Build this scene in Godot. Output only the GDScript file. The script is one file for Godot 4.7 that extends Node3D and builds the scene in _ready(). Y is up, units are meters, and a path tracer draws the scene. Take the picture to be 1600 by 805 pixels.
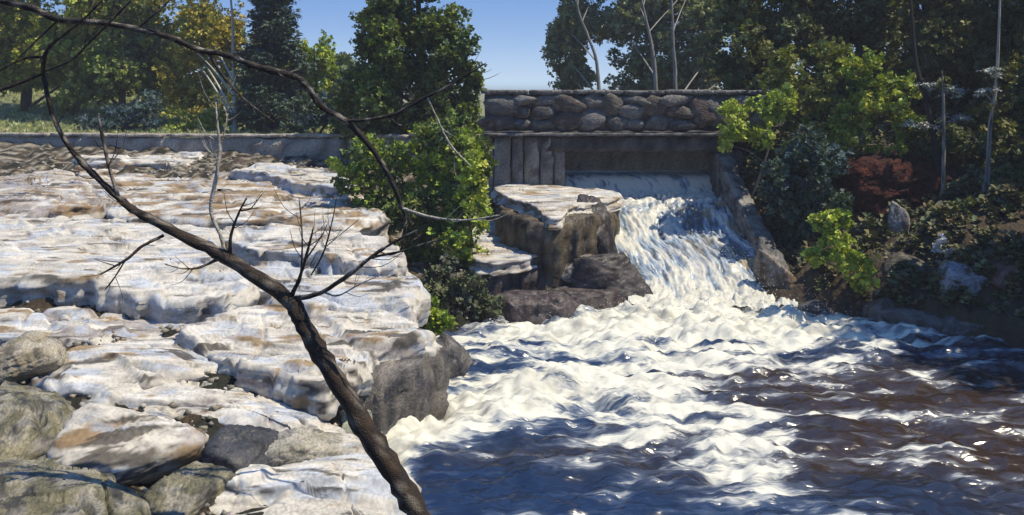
extends Node3D
# A backlit granite river bank with a stone bridge, a chute of white water and a churning pool.
# Depth "d" below is the distance in front of the camera in metres (world z = -d), y is up, the pool lies at y = 0.

const F := 1300.0
const EYE := 5.0
const HOR := 140.0

var nz := FastNoiseLite.new()
var nz2 := FastNoiseLite.new()
var nzr := FastNoiseLite.new()
var rng := RandomNumberGenerator.new()
var M := {}
var sprigs := {}
var leaf_faces := 0
var all_faces := 0
var taken := {}

# ------------------------------------------------------------------ helpers
func wp(px: float, py: float, d: float) -> Vector3:
	return Vector3((px - 800.0) / F * d, EYE - (py - HOR) / F * d, -d)

func ss(a: float, b: float, x: float) -> float:
	var t := clampf((x - a) / (b - a), 0.0, 1.0)
	return t * t * (3.0 - 2.0 * t)

func lin(keys: Array, t: float) -> float:
	if t <= keys[0][0]:
		return keys[0][1]
	for i in range(1, keys.size()):
		if t <= keys[i][0]:
			var a = keys[i - 1]
			var b = keys[i]
			return lerpf(a[1], b[1], (t - a[0]) / (b[0] - a[0]))
	return keys[-1][1]

func numbered(called: String) -> String:
	if not taken.has(called):
		taken[called] = 0
		return called
	taken[called] += 1
	return "%s_%03d" % [called, taken[called]]

func tag(o: Node, label: String, category: String, group := "") -> Node:
	o.set_meta("label", label)
	o.set_meta("category", category)
	if not o.has_meta("kind"):
		o.set_meta("kind", "thing")
	if group != "":
		o.set_meta("group", group)
	return o

func thing(called: String, at: Vector3, label: String, category: String, group := "") -> Node3D:
	var o := Node3D.new()
	o.name = numbered(called)
	add_child(o, true)
	o.position = at
	tag(o, label, category, group)
	return o

func put(called: String, mesh: Mesh, m: Material, parent: Node = null, at := Vector3.ZERO) -> MeshInstance3D:
	var o := MeshInstance3D.new()
	o.mesh = mesh
	o.material_override = m
	if parent == null:
		o.name = numbered(called)
		add_child(o, true)
	else:
		o.name = called
		parent.add_child(o, true)
	o.position = at
	return o

func setting(o: Node, label := "") -> Node:
	o.set_meta("kind", "structure")
	if label != "":
		o.set_meta("label", label)
	return o

func finish(v: PackedVector3Array, c: PackedColorArray, idx: PackedInt32Array, closed: bool, uv := PackedVector2Array()) -> ArrayMesh:
	if closed:
		var mid := Vector3.ZERO
		for p in v:
			mid += p
		mid /= v.size()
		var vol := 0.0
		for i in range(0, idx.size(), 3):
			vol += (v[idx[i]] - mid).dot((v[idx[i + 1]] - mid).cross(v[idx[i + 2]] - mid))
		if vol > 0.0:
			for i in range(0, idx.size(), 3):
				var t := idx[i + 1]
				idx[i + 1] = idx[i + 2]
				idx[i + 2] = t
	all_faces += idx.size() / 3
	var a := []
	a.resize(Mesh.ARRAY_MAX)
	a[Mesh.ARRAY_VERTEX] = v
	if c.size() > 0:
		a[Mesh.ARRAY_COLOR] = c
	if uv.size() > 0:
		a[Mesh.ARRAY_TEX_UV] = uv
	a[Mesh.ARRAY_INDEX] = idx
	var st := SurfaceTool.new()
	st.create_from_arrays(a)
	st.generate_normals()
	return st.commit()

func grid_idx(nu: int, nv: int, wrap_u := false) -> PackedInt32Array:
	# vertices numbered j * nu + i; clockwise seen with u right and v up
	var idx := PackedInt32Array()
	var lu := nu if wrap_u else nu - 1
	for j in nv - 1:
		for i in lu:
			var a := j * nu + i
			var b := j * nu + (i + 1) % nu
			var cc := a + nu
			var dd := b + nu
			idx.append_array([a, cc, dd, a, dd, b])
	return idx

func mixc(a: Color, b: Color, t: float) -> Color:
	return a.lerp(b, clampf(t, 0.0, 1.0))

# ------------------------------------------------------------------ materials
func noise_img(w: int, h: int, freq: float, oct: int, seed_: int, seamless := true) -> Image:
	var n := FastNoiseLite.new()
	n.noise_type = FastNoiseLite.TYPE_SIMPLEX_SMOOTH
	n.frequency = freq
	n.fractal_octaves = oct
	n.seed = seed_
	return n.get_seamless_image(w, h) if seamless else n.get_image(w, h)

func grain_tex(lo: float, hi: float, freq: float, seed_: int, stretch := 1) -> ImageTexture:
	# grey grain between lo and hi (sRGB), optionally drawn out along u
	var im := noise_img(512 / stretch, 512, freq, 5, seed_)
	im.convert(Image.FORMAT_L8)
	if stretch > 1:
		im.resize(512, 512, Image.INTERPOLATE_CUBIC)
	var b := im.get_data()
	var fine := noise_img(512, 512, 0.11, 4, seed_ + 500)
	fine.convert(Image.FORMAT_L8)
	var fb := fine.get_data()
	for i in b.size():
		b[i] = int(clampf(lerpf(lo, hi, (b[i] * 0.55 + fb[i] * 0.45) / 255.0), 0.0, 1.0) * 255.0)
	return ImageTexture.create_from_image(Image.create_from_data(512, 512, false, Image.FORMAT_L8, b))

func height_tex(freq: float, seed_: int, stretch := 1) -> ImageTexture:
	var im := noise_img(512 / stretch, 512, freq, 5, seed_)
	im.convert(Image.FORMAT_L8)
	if stretch > 1:
		im.resize(512, 512, Image.INTERPOLATE_CUBIC)
	return ImageTexture.create_from_image(im)

func fracture_tex(seed_: int, stretch: int, freq: float) -> ImageTexture:
	# relief of broken plates: thin joints between warped cells plus grit
	var n := FastNoiseLite.new()
	n.noise_type = FastNoiseLite.TYPE_CELLULAR
	n.cellular_return_type = FastNoiseLite.RETURN_DISTANCE2_SUB
	n.frequency = freq
	n.fractal_type = FastNoiseLite.FRACTAL_NONE
	n.seed = seed_
	n.domain_warp_enabled = true
	n.domain_warp_amplitude = 18.0
	n.domain_warp_frequency = 0.02
	var im := n.get_seamless_image(512 / stretch, 512, false, false, 0.1, false)
	im.convert(Image.FORMAT_L8)
	im.resize(512, 512, Image.INTERPOLATE_CUBIC)
	n.cellular_return_type = FastNoiseLite.RETURN_CELL_VALUE
	var im2 := n.get_seamless_image(512 / stretch, 512, false, false, 0.1, false)
	im2.convert(Image.FORMAT_L8)
	im2.resize(512, 512, Image.INTERPOLATE_CUBIC)
	var g := noise_img(512, 512, 0.05, 5, seed_ + 1)
	g.convert(Image.FORMAT_L8)
	var a := im.get_data()
	var c := im2.get_data()
	var b := g.get_data()
	for i in a.size():
		var e := clampf((a[i] - 8) / 34.0, 0.0, 1.0)
		b[i] = int(clampf(e * 95.0 + c[i] * 0.28 + b[i] * 0.32, 0.0, 255.0))
	return ImageTexture.create_from_image(Image.create_from_data(512, 512, false, Image.FORMAT_L8, b))

func mat(rough: float, tex: Texture2D = null, scale_ := 1.0, ht: Texture2D = null, hs := 1.0) -> StandardMaterial3D:
	var m := StandardMaterial3D.new()
	m.vertex_color_use_as_albedo = true
	m.roughness = rough
	m.metallic_specular = 0.4
	if tex:
		m.albedo_texture = tex
		m.uv1_triplanar = true
		m.uv1_world_triplanar = true
		m.uv1_scale = Vector3.ONE * scale_
	if ht:
		m.heightmap_enabled = true
		m.heightmap_texture = ht
		m.heightmap_scale = hs
	return m

func leaf_mat(rough: float, glow: Color) -> StandardMaterial3D:
	var m := StandardMaterial3D.new()
	m.vertex_color_use_as_albedo = true
	m.roughness = rough
	m.metallic_specular = 0.3
	m.cull_mode = BaseMaterial3D.CULL_DISABLED
	m.backlight_enabled = true
	m.backlight = glow
	return m

func make_materials() -> void:
	M.rock = mat(0.85, grain_tex(0.52, 1.32, 0.03, 11, 3), 0.3, fracture_tex(12, 3, 0.011), 2.6)
	M.dark_rock = mat(0.55, grain_tex(0.4, 1.35, 0.09, 21, 1), 0.5, fracture_tex(22, 1, 0.012), 3.5)
	M.masonry = mat(0.85, grain_tex(0.6, 1.15, 0.02, 31, 1), 0.8, height_tex(0.03, 32, 1), 3.0)
	M.soil = mat(0.95, grain_tex(0.5, 1.2, 0.02, 41, 1), 0.4, height_tex(0.03, 42, 1), 6.0)
	M.bark = mat(0.75, grain_tex(0.5, 1.2, 0.03, 51, 1), 2.2, height_tex(0.05, 52, 1), 1.5)
	M.leaf = leaf_mat(0.55, Color(0.62, 0.66, 0.25))
	M.needle = leaf_mat(0.7, Color(0.2, 0.25, 0.18))
	M.pale_leaf = leaf_mat(0.7, Color(0.3, 0.3, 0.3))
	M.water = StandardMaterial3D.new()
	M.fall = mat(0.35)

# ------------------------------------------------------------------ shapes
func smooth_path(pts: Array, per := 6) -> Array:
	# Catmull-Rom through [Vector3, radius] pairs
	var out := []
	var n := pts.size()
	for i in n - 1:
		var p0 = pts[maxi(i - 1, 0)]
		var p1 = pts[i]
		var p2 = pts[i + 1]
		var p3 = pts[mini(i + 2, n - 1)]
		for k in per:
			var t := float(k) / per
			var q: Vector3 = p1[0].cubic_interpolate(p2[0], p0[0], p3[0], t)
			out.append([q, lerpf(p1[1], p2[1], t)])
	out.append(pts[-1])
	return out

func tube(pts: Array, sides: int, tint: Callable, knobbly := 0.18, per := 6) -> ArrayMesh:
	var path := smooth_path(pts, per)
	var v := PackedVector3Array()
	var c := PackedColorArray()
	var up := Vector3(0.31, 0.2, 0.93)
	for k in path.size():
		var p: Vector3 = path[k][0]
		var a: Vector3 = path[maxi(k - 1, 0)][0]
		var b: Vector3 = path[mini(k + 1, path.size() - 1)][0]
		var t := (b - a).normalized()
		var s := t.cross(up).normalized()
		up = s.cross(t).normalized()
		for i in sides:
			var w := TAU * i / sides
			var o := s * cos(w) + up * sin(w)
			var r: float = path[k][1]
			r *= 1.0 + knobbly * nz.get_noise_3dv((p + o * r) * 9.0 / maxf(r * 12.0, 0.5)) * 1.6
			if k == path.size() - 1:
				r *= 0.3
			var q := p + o * r
			v.append(q)
			c.append(tint.call(q))
	return finish(v, c, grid_idx(sides, path.size(), true), true)

func boulder(size: Vector3, seed_: int, tint: Callable, at: Vector3, power := 10.0, rough := 0.06, nu := 40, nv := 24, planes := 14) -> ArrayMesh:
	# rounded convex stone: soft minimum of random cutting planes, then noise
	var r := RandomNumberGenerator.new()
	r.seed = seed_
	var ns := []
	var hs := []
	for i in planes:
		var y := 1.0 - 2.0 * (i + 0.5) / planes
		var a := i * 2.4 + r.randf() * 1.2
		var q := sqrt(1.0 - y * y)
		ns.append((Vector3(q * cos(a), y, q * sin(a)) + Vector3(r.randf() - 0.5, r.randf() - 0.5, r.randf() - 0.5) * 0.5).normalized())
		hs.append(r.randf_range(0.78, 1.0))
	var v := PackedVector3Array()
	var c := PackedColorArray()
	for j in nv:
		var th := PI * (j + 0.02) / (nv - 0.96)
		for i in nu:
			var ph := TAU * i / nu
			var dd := Vector3(sin(th) * cos(ph), cos(th), sin(th) * sin(ph))
			var s := 0.0
			for k in planes:
				var q: float = dd.dot(ns[k]) / hs[k]
				if q > 0.0:
					s += pow(q, power)
			var rad := pow(s, -1.0 / power)
			var p := dd * rad * size
			p += dd * rough * size.length() * nz.get_noise_3dv((p + at) * 14.0 / maxf(size.length(), 0.3) + Vector3.ONE * seed_) * 0.8
			v.append(p)
			c.append(tint.call(p + at))
	return finish(v, c, grid_idx(nu, nv, true), true)

func ramp(d: float) -> float:
	return 0.9 + (d - 9.0) * 0.105

func slab(called: String, label: String, outline: Array, o: Dictionary, group := "") -> MeshInstance3D:
	# a ledge of bedrock: a top outline (pixels on its own sloping plane), rim, and broken sides
	var my := 0.0
	var lo := 1e9
	var hi := -1e9
	for q in outline:
		lo = minf(lo, q[1])
		hi = maxf(hi, q[1])
	my = (lo + hi) / 2.0
	var d0: float = o.get("d", 5.045 / ((my - HOR) / F + 0.105))
	var y0: float = o.get("y", ramp(d0)) + o.get("dy", 0.0)
	var sy: float = o.get("slope", 0.06)
	var sx: float = o.get("tilt", 0.0)
	var pts := []
	var cen := Vector2.ZERO
	for q in outline:
		var dd: float = (EYE - y0 + sy * d0) / ((q[1] - HOR) / F + sy)
		var p := Vector2((q[0] - 800.0) / F * dd, dd)
		pts.append(p)
		cen += p
	cen /= pts.size()
	var n := pts.size()
	# even resampling round the outline
	var raw := []
	for i in n:
		for k in 10:
			raw.append(pts[i].cubic_interpolate(pts[(i + 1) % n], pts[(i + n - 1) % n], pts[(i + 2) % n], k / 10.0))
	var total := 0.0
	var acc := [0.0]
	for i in raw.size():
		total += raw[i].distance_to(raw[(i + 1) % raw.size()])
		acc.append(total)
	var na: int = o.get("na", clampi(int(total / 0.07), 80, 260))
	var rimpts := []
	var at := 0
	for i in na:
		var s := total * i / na
		while acc[at + 1] < s:
			at += 1
		rimpts.append(raw[at].lerp(raw[(at + 1) % raw.size()], (s - acc[at]) / maxf(acc[at + 1] - acc[at], 1e-5)))
	var nt: int = o.get("nt", 44)
	var nsd: int = o.get("ns", 10)
	var th: float = o.get("th", 0.5)
	var rim: float = o.get("rim", 0.05)
	var lump: float = o.get("lump", 0.07)
	var dome: float = o.get("dome", 0.0)
	var sd: float = o.get("seed", 1.0)
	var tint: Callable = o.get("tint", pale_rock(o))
	var base := Vector3(cen.x, y0 - th, -cen.y)
	var v := PackedVector3Array()
	var c := PackedColorArray()
	for j in nt + nsd:
		var top := j < nt
		var t := pow((j + 0.15) / (nt - 0.85), 0.75) if top else 1.0
		var k := 0.0 if top else float(j - nt + 1) / nsd
		for i in na:
			var e: Vector2 = rimpts[i]
			var wig: float = nz.get_noise_3d(e.x * 1.9, sd * 7.3, e.y * 1.9) * 0.16 * o.get("wig", 1.0) + nz.get_noise_3d(e.x * 6.0, sd * 3.1, e.y * 6.0) * 0.05 * o.get("wig", 1.0)
			var dirv := (e - cen).normalized()
			var q := cen.lerp(e, t) + dirv * wig * t
			var y := y0 + sy * (q.y - d0) + sx * (q.x - cen.x)
			var sl := (nzr.get_noise_2d(q.x * 0.22 + sd * 3.0, q.y * 0.55) + 0.035 * nz.get_noise_2d(q.x * 1.5, q.y * 3.0)) * 2.4
			var fl := floorf(sl)
			y += lump * (fl + ss(0.80, 0.97, sl - fl)) + 0.3 * lump * (sl - fl)
			y += 0.5 * lump * nz.get_noise_2d(q.x * 0.9 + sd, q.y * 1.5)
			# open joints: long ones with the bedding, shorter ones across it
			var warp := 0.12 * nz.get_noise_2d(q.x * 1.7, q.y * 1.7 + sd)
			var j1 := absf(nzr.get_noise_2d(q.x * 0.16 + sd * 5.0, q.y * 0.75) + 0.1 * warp)
			var j2 := absf(nzr.get_noise_2d(q.x * 0.55 + q.y * 0.3 + 40.0, q.y * 0.18 + sd) + 0.1 * warp)
			y -= o.get("crack", 0.13) * maxf(1.0 - ss(0.0, 0.035, j1), 0.7 * (1.0 - ss(0.0, 0.03, j2)))
			y += dome * (1.0 - t * t)
			if top:
				var er := clampf((t - 0.955) / 0.045, 0.0, 1.0)
				y -= rim * (1.0 - sqrt(maxf(0.0, 1.0 - er * er)))
			else:
				y -= rim + k * th
				var strata := nz2.get_noise_2d((y + sd) * 5.0, e.x * 0.7 + e.y * 0.7) * 0.09
				var col := nz.get_noise_3d(e.x * 2.6, y * 0.9, e.y * 2.6) * 0.13
				strata += 0.085 * sin(float(j) * 12.9898 + sd * 78.2) * (0.6 + nz.get_noise_3d(e.x * 0.8, float(j) * 3.7, e.y * 0.8))
				q += dirv * (strata + col + k * th * o.get("flare", 0.12))
			var p := Vector3(q.x, y, -q.y)
			v.append(p - base)
			c.append(tint.call(p))
	var m: StandardMaterial3D = M[o.get("mat", "rock")]
	var ob := put(called, finish(v, c, grid_idx(na, nt + nsd, true), true), m, null, base)
	tag(ob, label, "rock", group)
	return ob

func pale_rock(o: Dictionary) -> Callable:
	# bleached granite with ochre, violet-grey and black mineral stains; patch edges follow noise
	var sd: float = o.get("seed", 1.0) * 17.0
	var wo: float = o.get("ochre", 0.2) - 0.02
	var wv: float = o.get("violet", 0.2) - 0.02
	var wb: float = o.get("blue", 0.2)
	var wd: float = o.get("dark", 0.15) + 0.03
	var base: Color = o.get("base", Color(0.52, 0.49, 0.44))
	return func(p: Vector3) -> Color:
		var c := base
		var a := nz.get_noise_3d(p.x * 0.7 + sd, p.y * 2.0, p.z * 1.3)
		c = mixc(c, Color(0.62, 0.60, 0.57), ss(-0.1, 0.25, a) * 0.8)
		c = mixc(c, Color(0.27, 0.235, 0.235), ss(0.42 - wv, 0.55 - wv, nz.get_noise_3d(p.x * 0.9, p.y * 3.0 + sd, p.z * 1.7)) * 0.75)
		c = mixc(c, Color(0.24, 0.155, 0.07), ss(0.42 - wo, 0.6 - wo, nz.get_noise_3d(p.x * 0.8 - sd, p.y * 2.0, p.z * 1.9 + 40.0)) * 0.85)
		c = mixc(c, Color(0.36, 0.42, 0.53), ss(0.42 - wb, 0.55 - wb, nz.get_noise_3d(p.x * 0.9 + 90.0, p.y * 2.0, p.z * 2.1 - sd)) * 0.6)  # blue-grey patches paint sky reflection into the rock colour
		c = mixc(c, Color(0.05, 0.042, 0.036), ss(0.40 - wd, 0.5 - wd, nz2.get_noise_3d(p.x * 0.55, p.y * 2.0 + 7.0, p.z * 2.6 + sd)) * 0.85)
		return c

func dark_rock(a: Color, b: Color, k: Color, sd: float, pale := 0.0) -> Callable:
	return func(p: Vector3) -> Color:
		var c := mixc(a, b, ss(-0.2, 0.25, nz.get_noise_3d(p.x * 2.2 + sd, p.y * 0.8, p.z * 2.2)))
		c = mixc(c, k, ss(0.08, 0.3, nz2.get_noise_3d(p.x * 3.4, p.y * 1.0 + sd, p.z * 3.4)))
		if pale > 0.0:
			c = mixc(c, Color(0.55, 0.52, 0.48), pale * ss(0.0, 0.2, nz.get_noise_3d(p.x * 3.0, p.y * 5.0 - sd, p.z * 3.0)))
		return c

func bark_tint(a: Color, b: Color, lichen: Color, amount: float, sd := 0.0) -> Callable:
	return func(p: Vector3) -> Color:
		var c := mixc(a, b, ss(-0.2, 0.3, nz.get_noise_3d(p.x * 9.0 + sd, p.y * 9.0, p.z * 9.0)))
		return mixc(c, lichen, ss(0.35 - amount, 0.5 - amount, nz2.get_noise_3d(p.x * 7.0, p.y * 7.0 + sd, p.z * 7.0)))

# ------------------------------------------------------------------ foliage
func make_sprig(kind: String, seed_: int) -> Array:
	var r := RandomNumberGenerator.new()
	r.seed = seed_
	var v := PackedVector3Array()
	var idx := PackedInt32Array()
	var n := 7
	var long := 0.95
	var wide := 0.42
	if kind == "needle":
		n = 9
		long = 1.15
		wide = 0.17
	elif kind == "blade":
		n = 7
		long = 1.6
		wide = 0.09
	for i in n:
		var dir := Vector3(r.randf() * 2.0 - 1.0, r.randf() * 1.4 - 0.6, r.randf() * 2.0 - 1.0).normalized()
		if kind == "needle":
			dir = Vector3(r.randf() * 2.0 - 1.0, r.randf() * 0.5 - 0.4, r.randf() * 2.0 - 1.0).normalized()
		elif kind == "blade":
			dir = Vector3(r.randf() * 1.2 - 0.6, 1.0, r.randf() * 1.2 - 0.6).normalized()
		var s := dir.cross(Vector3(r.randf() - 0.5, r.randf() + 0.2, r.randf() - 0.5)).normalized()
		var nrm := s.cross(dir).normalized()
		var o := dir * r.randf_range(0.0, 0.35)
		if kind == "blade":
			o = Vector3(r.randf() - 0.5, 0, r.randf() - 0.5) * 0.5
		var l := long * r.randf_range(0.6, 1.1)
		var w := wide * r.randf_range(0.7, 1.2)
		var b := v.size()
		v.append(o)
		v.append(o + dir * l * 0.5 + s * w + nrm * w * 0.25)
		v.append(o + dir * l - nrm * l * 0.18)
		v.append(o + dir * l * 0.42 - s * w + nrm * w * 0.25)
		idx.append_array([b, b + 1, b + 2, b, b + 2, b + 3])
	return [v, idx]

func scatter(called: String, parent: Node, places: Array, colors: Array, kind: String, m: Material) -> MeshInstance3D:
	# every sprig becomes real faces of one leafy mesh
	var sv: PackedVector3Array = sprigs[kind][0]
	var si: PackedInt32Array = sprigs[kind][1]
	var v := PackedVector3Array()
	var c := PackedColorArray()
	var idx := PackedInt32Array()
	var one := PackedColorArray()
	one.resize(sv.size())
	for i in places.size():
		var b := v.size()
		v.append_array(places[i] * sv)
		one.fill(colors[i])
		c.append_array(one)
		for k in si:
			idx.append(b + k)
	leaf_faces += idx.size() / 3
	return put(called, finish(v, c, idx, false), m, parent)

func pick(r: RandomNumberGenerator, pal: Array, t: float) -> Color:
	var i := clampf(t, 0.0, 0.999) * (pal.size() - 1)
	var c: Color = pal[int(i)].lerp(pal[mini(int(i) + 1, pal.size() - 1)], i - floorf(i))
	var k := r.randf_range(0.7, 1.3)
	return Color(c.r * k * r.randf_range(0.9, 1.1), c.g * k, c.b * k * r.randf_range(0.85, 1.15))

func foliage(parent: Node3D, env: Array, d: float, o: Dictionary) -> Array:
	# env: ellipses [px, py, rx, ry] at depth d, each filled with uneven leaf clumps; returns the clump centres
	var r := RandomNumberGenerator.new()
	r.seed = int(o.get("seed", 5)) * 7919 + 13
	var size: float = o.get("size", 0.16) * 0.8
	var pal: Array = o.pal
	var places := []
	var colors := []
	var centres := []
	var k := d / F
	for e in env:
		var dc: float = d + (e[4] if e.size() > 4 else 0.0)
		var c := wp(e[0], e[1], dc)
		var er := Vector3(e[2] * k, e[3] * k, minf(e[2], e[3] * 1.3) * k * o.get("deep", 1.0)) * 1.12
		var nc := int(o.get("clumps", 9) * 1.5)
		for q in nc:
			var dir := Vector3(r.randfn(), r.randfn(), r.randfn()).normalized()
			var cc := c + dir * er * pow(r.randf(), 0.4) * 0.82
			var cr: Vector3 = er * r.randf_range(0.24, 0.5)
			if o.get("flat", false):
				cr.y *= 0.7
			centres.append(cc)
			var tone := r.randf()
			var n := int(o.get("dense", 60) * (0.78 if e[1] > -30.0 else 0.38) * clampf(cr.x * cr.y / 0.25, 0.25, 3.0))
			for i in n:
				var dv := Vector3(r.randfn(), r.randfn(), r.randfn()).normalized()
				var p := cc + dv * cr * pow(r.randf(), 0.45) * (1.0 + 0.35 * nz.get_noise_3dv((cc + dv * cr) * 2.5))
				var b := Basis(Vector3(r.randfn(), r.randfn(), r.randfn()).normalized(), r.randf() * (0.8 if o.get("kind", "broad") == "needle" else TAU))
				b = Basis(Vector3.UP, r.randf() * TAU) * b
				places.append(Transform3D(b.scaled(Vector3.ONE * size * r.randf_range(0.4, 1.6)), p - parent.position))
				colors.append(pick(r, pal, tone * 0.75 + r.randf() * 0.25))
	scatter(o.get("part", "crown"), parent, places, colors, o.get("kind", "broad"), M[o.get("mat", "leaf")])
	return centres

func tree(called: String, label: String, category: String, group: String, foot: Array, env: Array, d: float, o: Dictionary) -> Node3D:
	# foot [px, depth]; trunk goes up through "spine" (pixels at depth d) or to the highest ellipse
	var x: float = (foot[0] - 800.0) / F * foot[1]
	var at := Vector3(x, ground_y(x, foot[1]) - 0.05, -foot[1])
	var t := thing(called, at, label, category, group)
	var tr: float = o.get("r", 0.14)
	var path := [[Vector3.ZERO - Vector3(0, 0.2, 0), tr * 1.35], [Vector3(0, 0.25, 0), tr]]
	var spine: Array = o.get("spine", [])
	if spine.is_empty():
		var hi = env[0]
		for e in env:
			if e[1] < hi[1]:
				hi = e
		var tip := wp(hi[0], hi[1] - hi[3] * 0.5, d) - at
		path.append([tip * 0.5 + Vector3(tr * 0.8, 0, tr), tr * 0.7])
		path.append([tip, tr * 0.18])
	else:
		for i in spine.size():
			path.append([wp(spine[i][0], spine[i][1], o.get("spine_d", d)) - at, tr * lerpf(0.9, 0.2, float(i + 1) / spine.size())])
	var bt: Callable = o.get("bark", bark_tint(Color(0.05, 0.04, 0.03), Color(0.1, 0.085, 0.07), Color(0.2, 0.2, 0.17), 0.1))
	put("trunk", tube(path, 9, bt, 0.15), M.bark, t)
	var centres := foliage(t, env, d, o)
	var sp := smooth_path(path, 6)
	var every := maxi(1, int(centres.size() / float(o.get("limbs", 7))))
	for i in range(0, centres.size(), every):
		var c: Vector3 = centres[i] - at
		var best = sp[0]
		for q in sp:
			if absf(q[0].y - (c.y - 0.5 * Vector2(c.x - q[0].x, c.z - q[0].z).length())) < absf(best[0].y - (c.y - 0.5 * Vector2(c.x - best[0].x, c.z - best[0].z).length())):
				best = q
		var r0: float = clampf(best[1] * 0.5, 0.012, 0.08)
		put("limb", tube([[best[0], r0], [best[0].lerp(c, 0.5) + Vector3(0, 0.12, 0), r0 * 0.7], [c, r0 * 0.25]], 6, bt, 0.12, 4), M.bark, t)
	return t

# ------------------------------------------------------------------ terrain
const LEFT_SHORE := [[0.0, 3.0], [6.8, 3.0], [7.8, 0.4], [8.7, -1.9], [9.4, -2.3], [10.3, -2.1], [11.6, -2.3], [13.0, -1.8], [15.5, -1.6], [17.2, -1.4], [18.2, -0.2], [19.0, 2.6], [20.5, 2.95], [22.0, 2.75], [24.0, 2.6], [25.0, 1.3], [27.0, 1.1], [40.0, 0.5], [70.0, -2.0]]
const RIGHT_SHORE := [[0.0, 19.0], [8.0, 17.0], [12.0, 14.0], [16.2, 10.2], [17.3, 8.9], [18.3, 7.8], [19.4, 6.2], [20.8, 6.0], [22.0, 5.95], [24.0, 6.0], [27.0, 6.4], [40.0, 7.0], [70.0, 9.0]]
const BED := [[0.0, -0.9], [19.0, -0.9], [20.8, 0.0], [22.0, 0.45], [24.0, 1.1], [26.0, 1.6], [300.0, 1.6]]

func ground_y(x: float, d: float) -> float:
	var bed := lin(BED, d)
	var dl := lin(LEFT_SHORE, d) - x
	var dr := x - lin(RIGHT_SHORE, d)
	var bumps := nz.get_noise_2d(x * 0.9, d * 0.9) * 0.22 + nz.get_noise_2d(x * 3.0, d * 3.0) * 0.06
	var y := bed
	if dl > -0.8:
		var land := lin([[-10.0, 3.4], [2.0, 3.3], [5.5, 1.5], [7.5, 0.75], [9.0, 0.55], [12.0, 0.9], [18.0, 1.55], [23.0, 2.1], [27.0, 2.75], [28.5, 3.2], [30.0, 3.3], [400.0, 3.3]], d)
		# the crevice behind the leafy bush
		if d > 14.0 and d < 27.0:
			land -= (1.1 + 0.7 * ss(-1.2, 0.2, x)) * ss(-5.2, -2.4, x) * ss(14.0, 16.0, d) * (1.0 - ss(22.0, 26.0, d))
		# grassy rise at the far left
		land += 1.7 * ss(-10.0, -19.0, x) * ss(30.0, 46.0, d) * (1.0 - ss(60.0, 90.0, d))
		y = maxf(y, lerpf(bed, land + bumps * ss(0.3, 1.6, dl), ss(-0.75, 0.55, dl)))
	if dr > -0.8:
		var high := lin([[-1.0, 0.1], [0.3, 0.35], [1.2, 0.75], [3.0, 1.35], [6.0, 2.4], [11.0, 3.6], [400.0, 4.2]], dr)
		high = maxf(high, lin([[20.0, -1.0], [22.0, 1.2], [24.5, 3.3], [28.0, 3.4], [400.0, 3.6]], d) * ss(0.0, 0.9, dr))
		y = maxf(y, lerpf(bed, high + bumps * 1.4, ss(-0.75, 0.25, dr)))
	return y

func axis(a0: float, a1: float, step: float, reach: float) -> PackedFloat32Array:
	var out := PackedFloat32Array()
	var s := step
	var p := a0
	var left := []
	while p > a0 - reach:
		s *= 1.35
		p -= s
		left.append(p)
	left.reverse()
	out.append_array(PackedFloat32Array(left))
	p = a0
	while p < a1:
		out.append(p)
		p += step
	s = step
	while p < a1 + reach:
		out.append(p)
		s *= 1.35
		p += s
	return out

func build_ground() -> void:
	var xs := axis(-16.0, 14.0, 0.13, 420.0)
	var ds := axis(6.0, 32.0, 0.13, 420.0)
	var v := PackedVector3Array()
	var c := PackedColorArray()
	for d in ds:
		for x in xs:
			var p := Vector3(x, ground_y(x, d), -d)
			v.append(p)
			var n1 := nz.get_noise_2d(x * 1.3, d * 1.3)
			var n2 := nz2.get_noise_2d(x * 4.0, d * 4.0)
			var col := Color(0.05, 0.042, 0.026)
			if d > 28.6 and x < 2.0:
				col = mixc(Color(0.20, 0.22, 0.11), Color(0.30, 0.30, 0.19), 0.5 + n1 + n2)
			elif x < lin(LEFT_SHORE, d) + 0.8:
				col = mixc(Color(0.022, 0.02, 0.015), Color(0.08, 0.055, 0.03), ss(0.0, 0.4, n1))
				col = mixc(col, Color(0.36, 0.32, 0.26), ss(0.05, 0.3, n2) * ss(18.0, 21.0, d))
			else:
				col = mixc(Color(0.055, 0.042, 0.03), Color(0.085, 0.06, 0.035), 0.5 + n1 + n2)
			c.append(col)
	var o := put("ground", finish(v, c, grid_idx(xs.size(), ds.size()), false), M.soil)
	setting(o, "dark soil and moss between the rocks, grass beyond the wall")

# ------------------------------------------------------------------ water
func pool_foam(px: float, py: float) -> float:
	# how much foam lies on the pool, from where the current carries it
	var f := 0.04
	for b in FOAM:
		var q := Vector2((px - b[0]) / b[2], (py - b[1]) / b[3])
		f += b[4] * 1.2 * exp(-q.length_squared())
	return f

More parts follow.
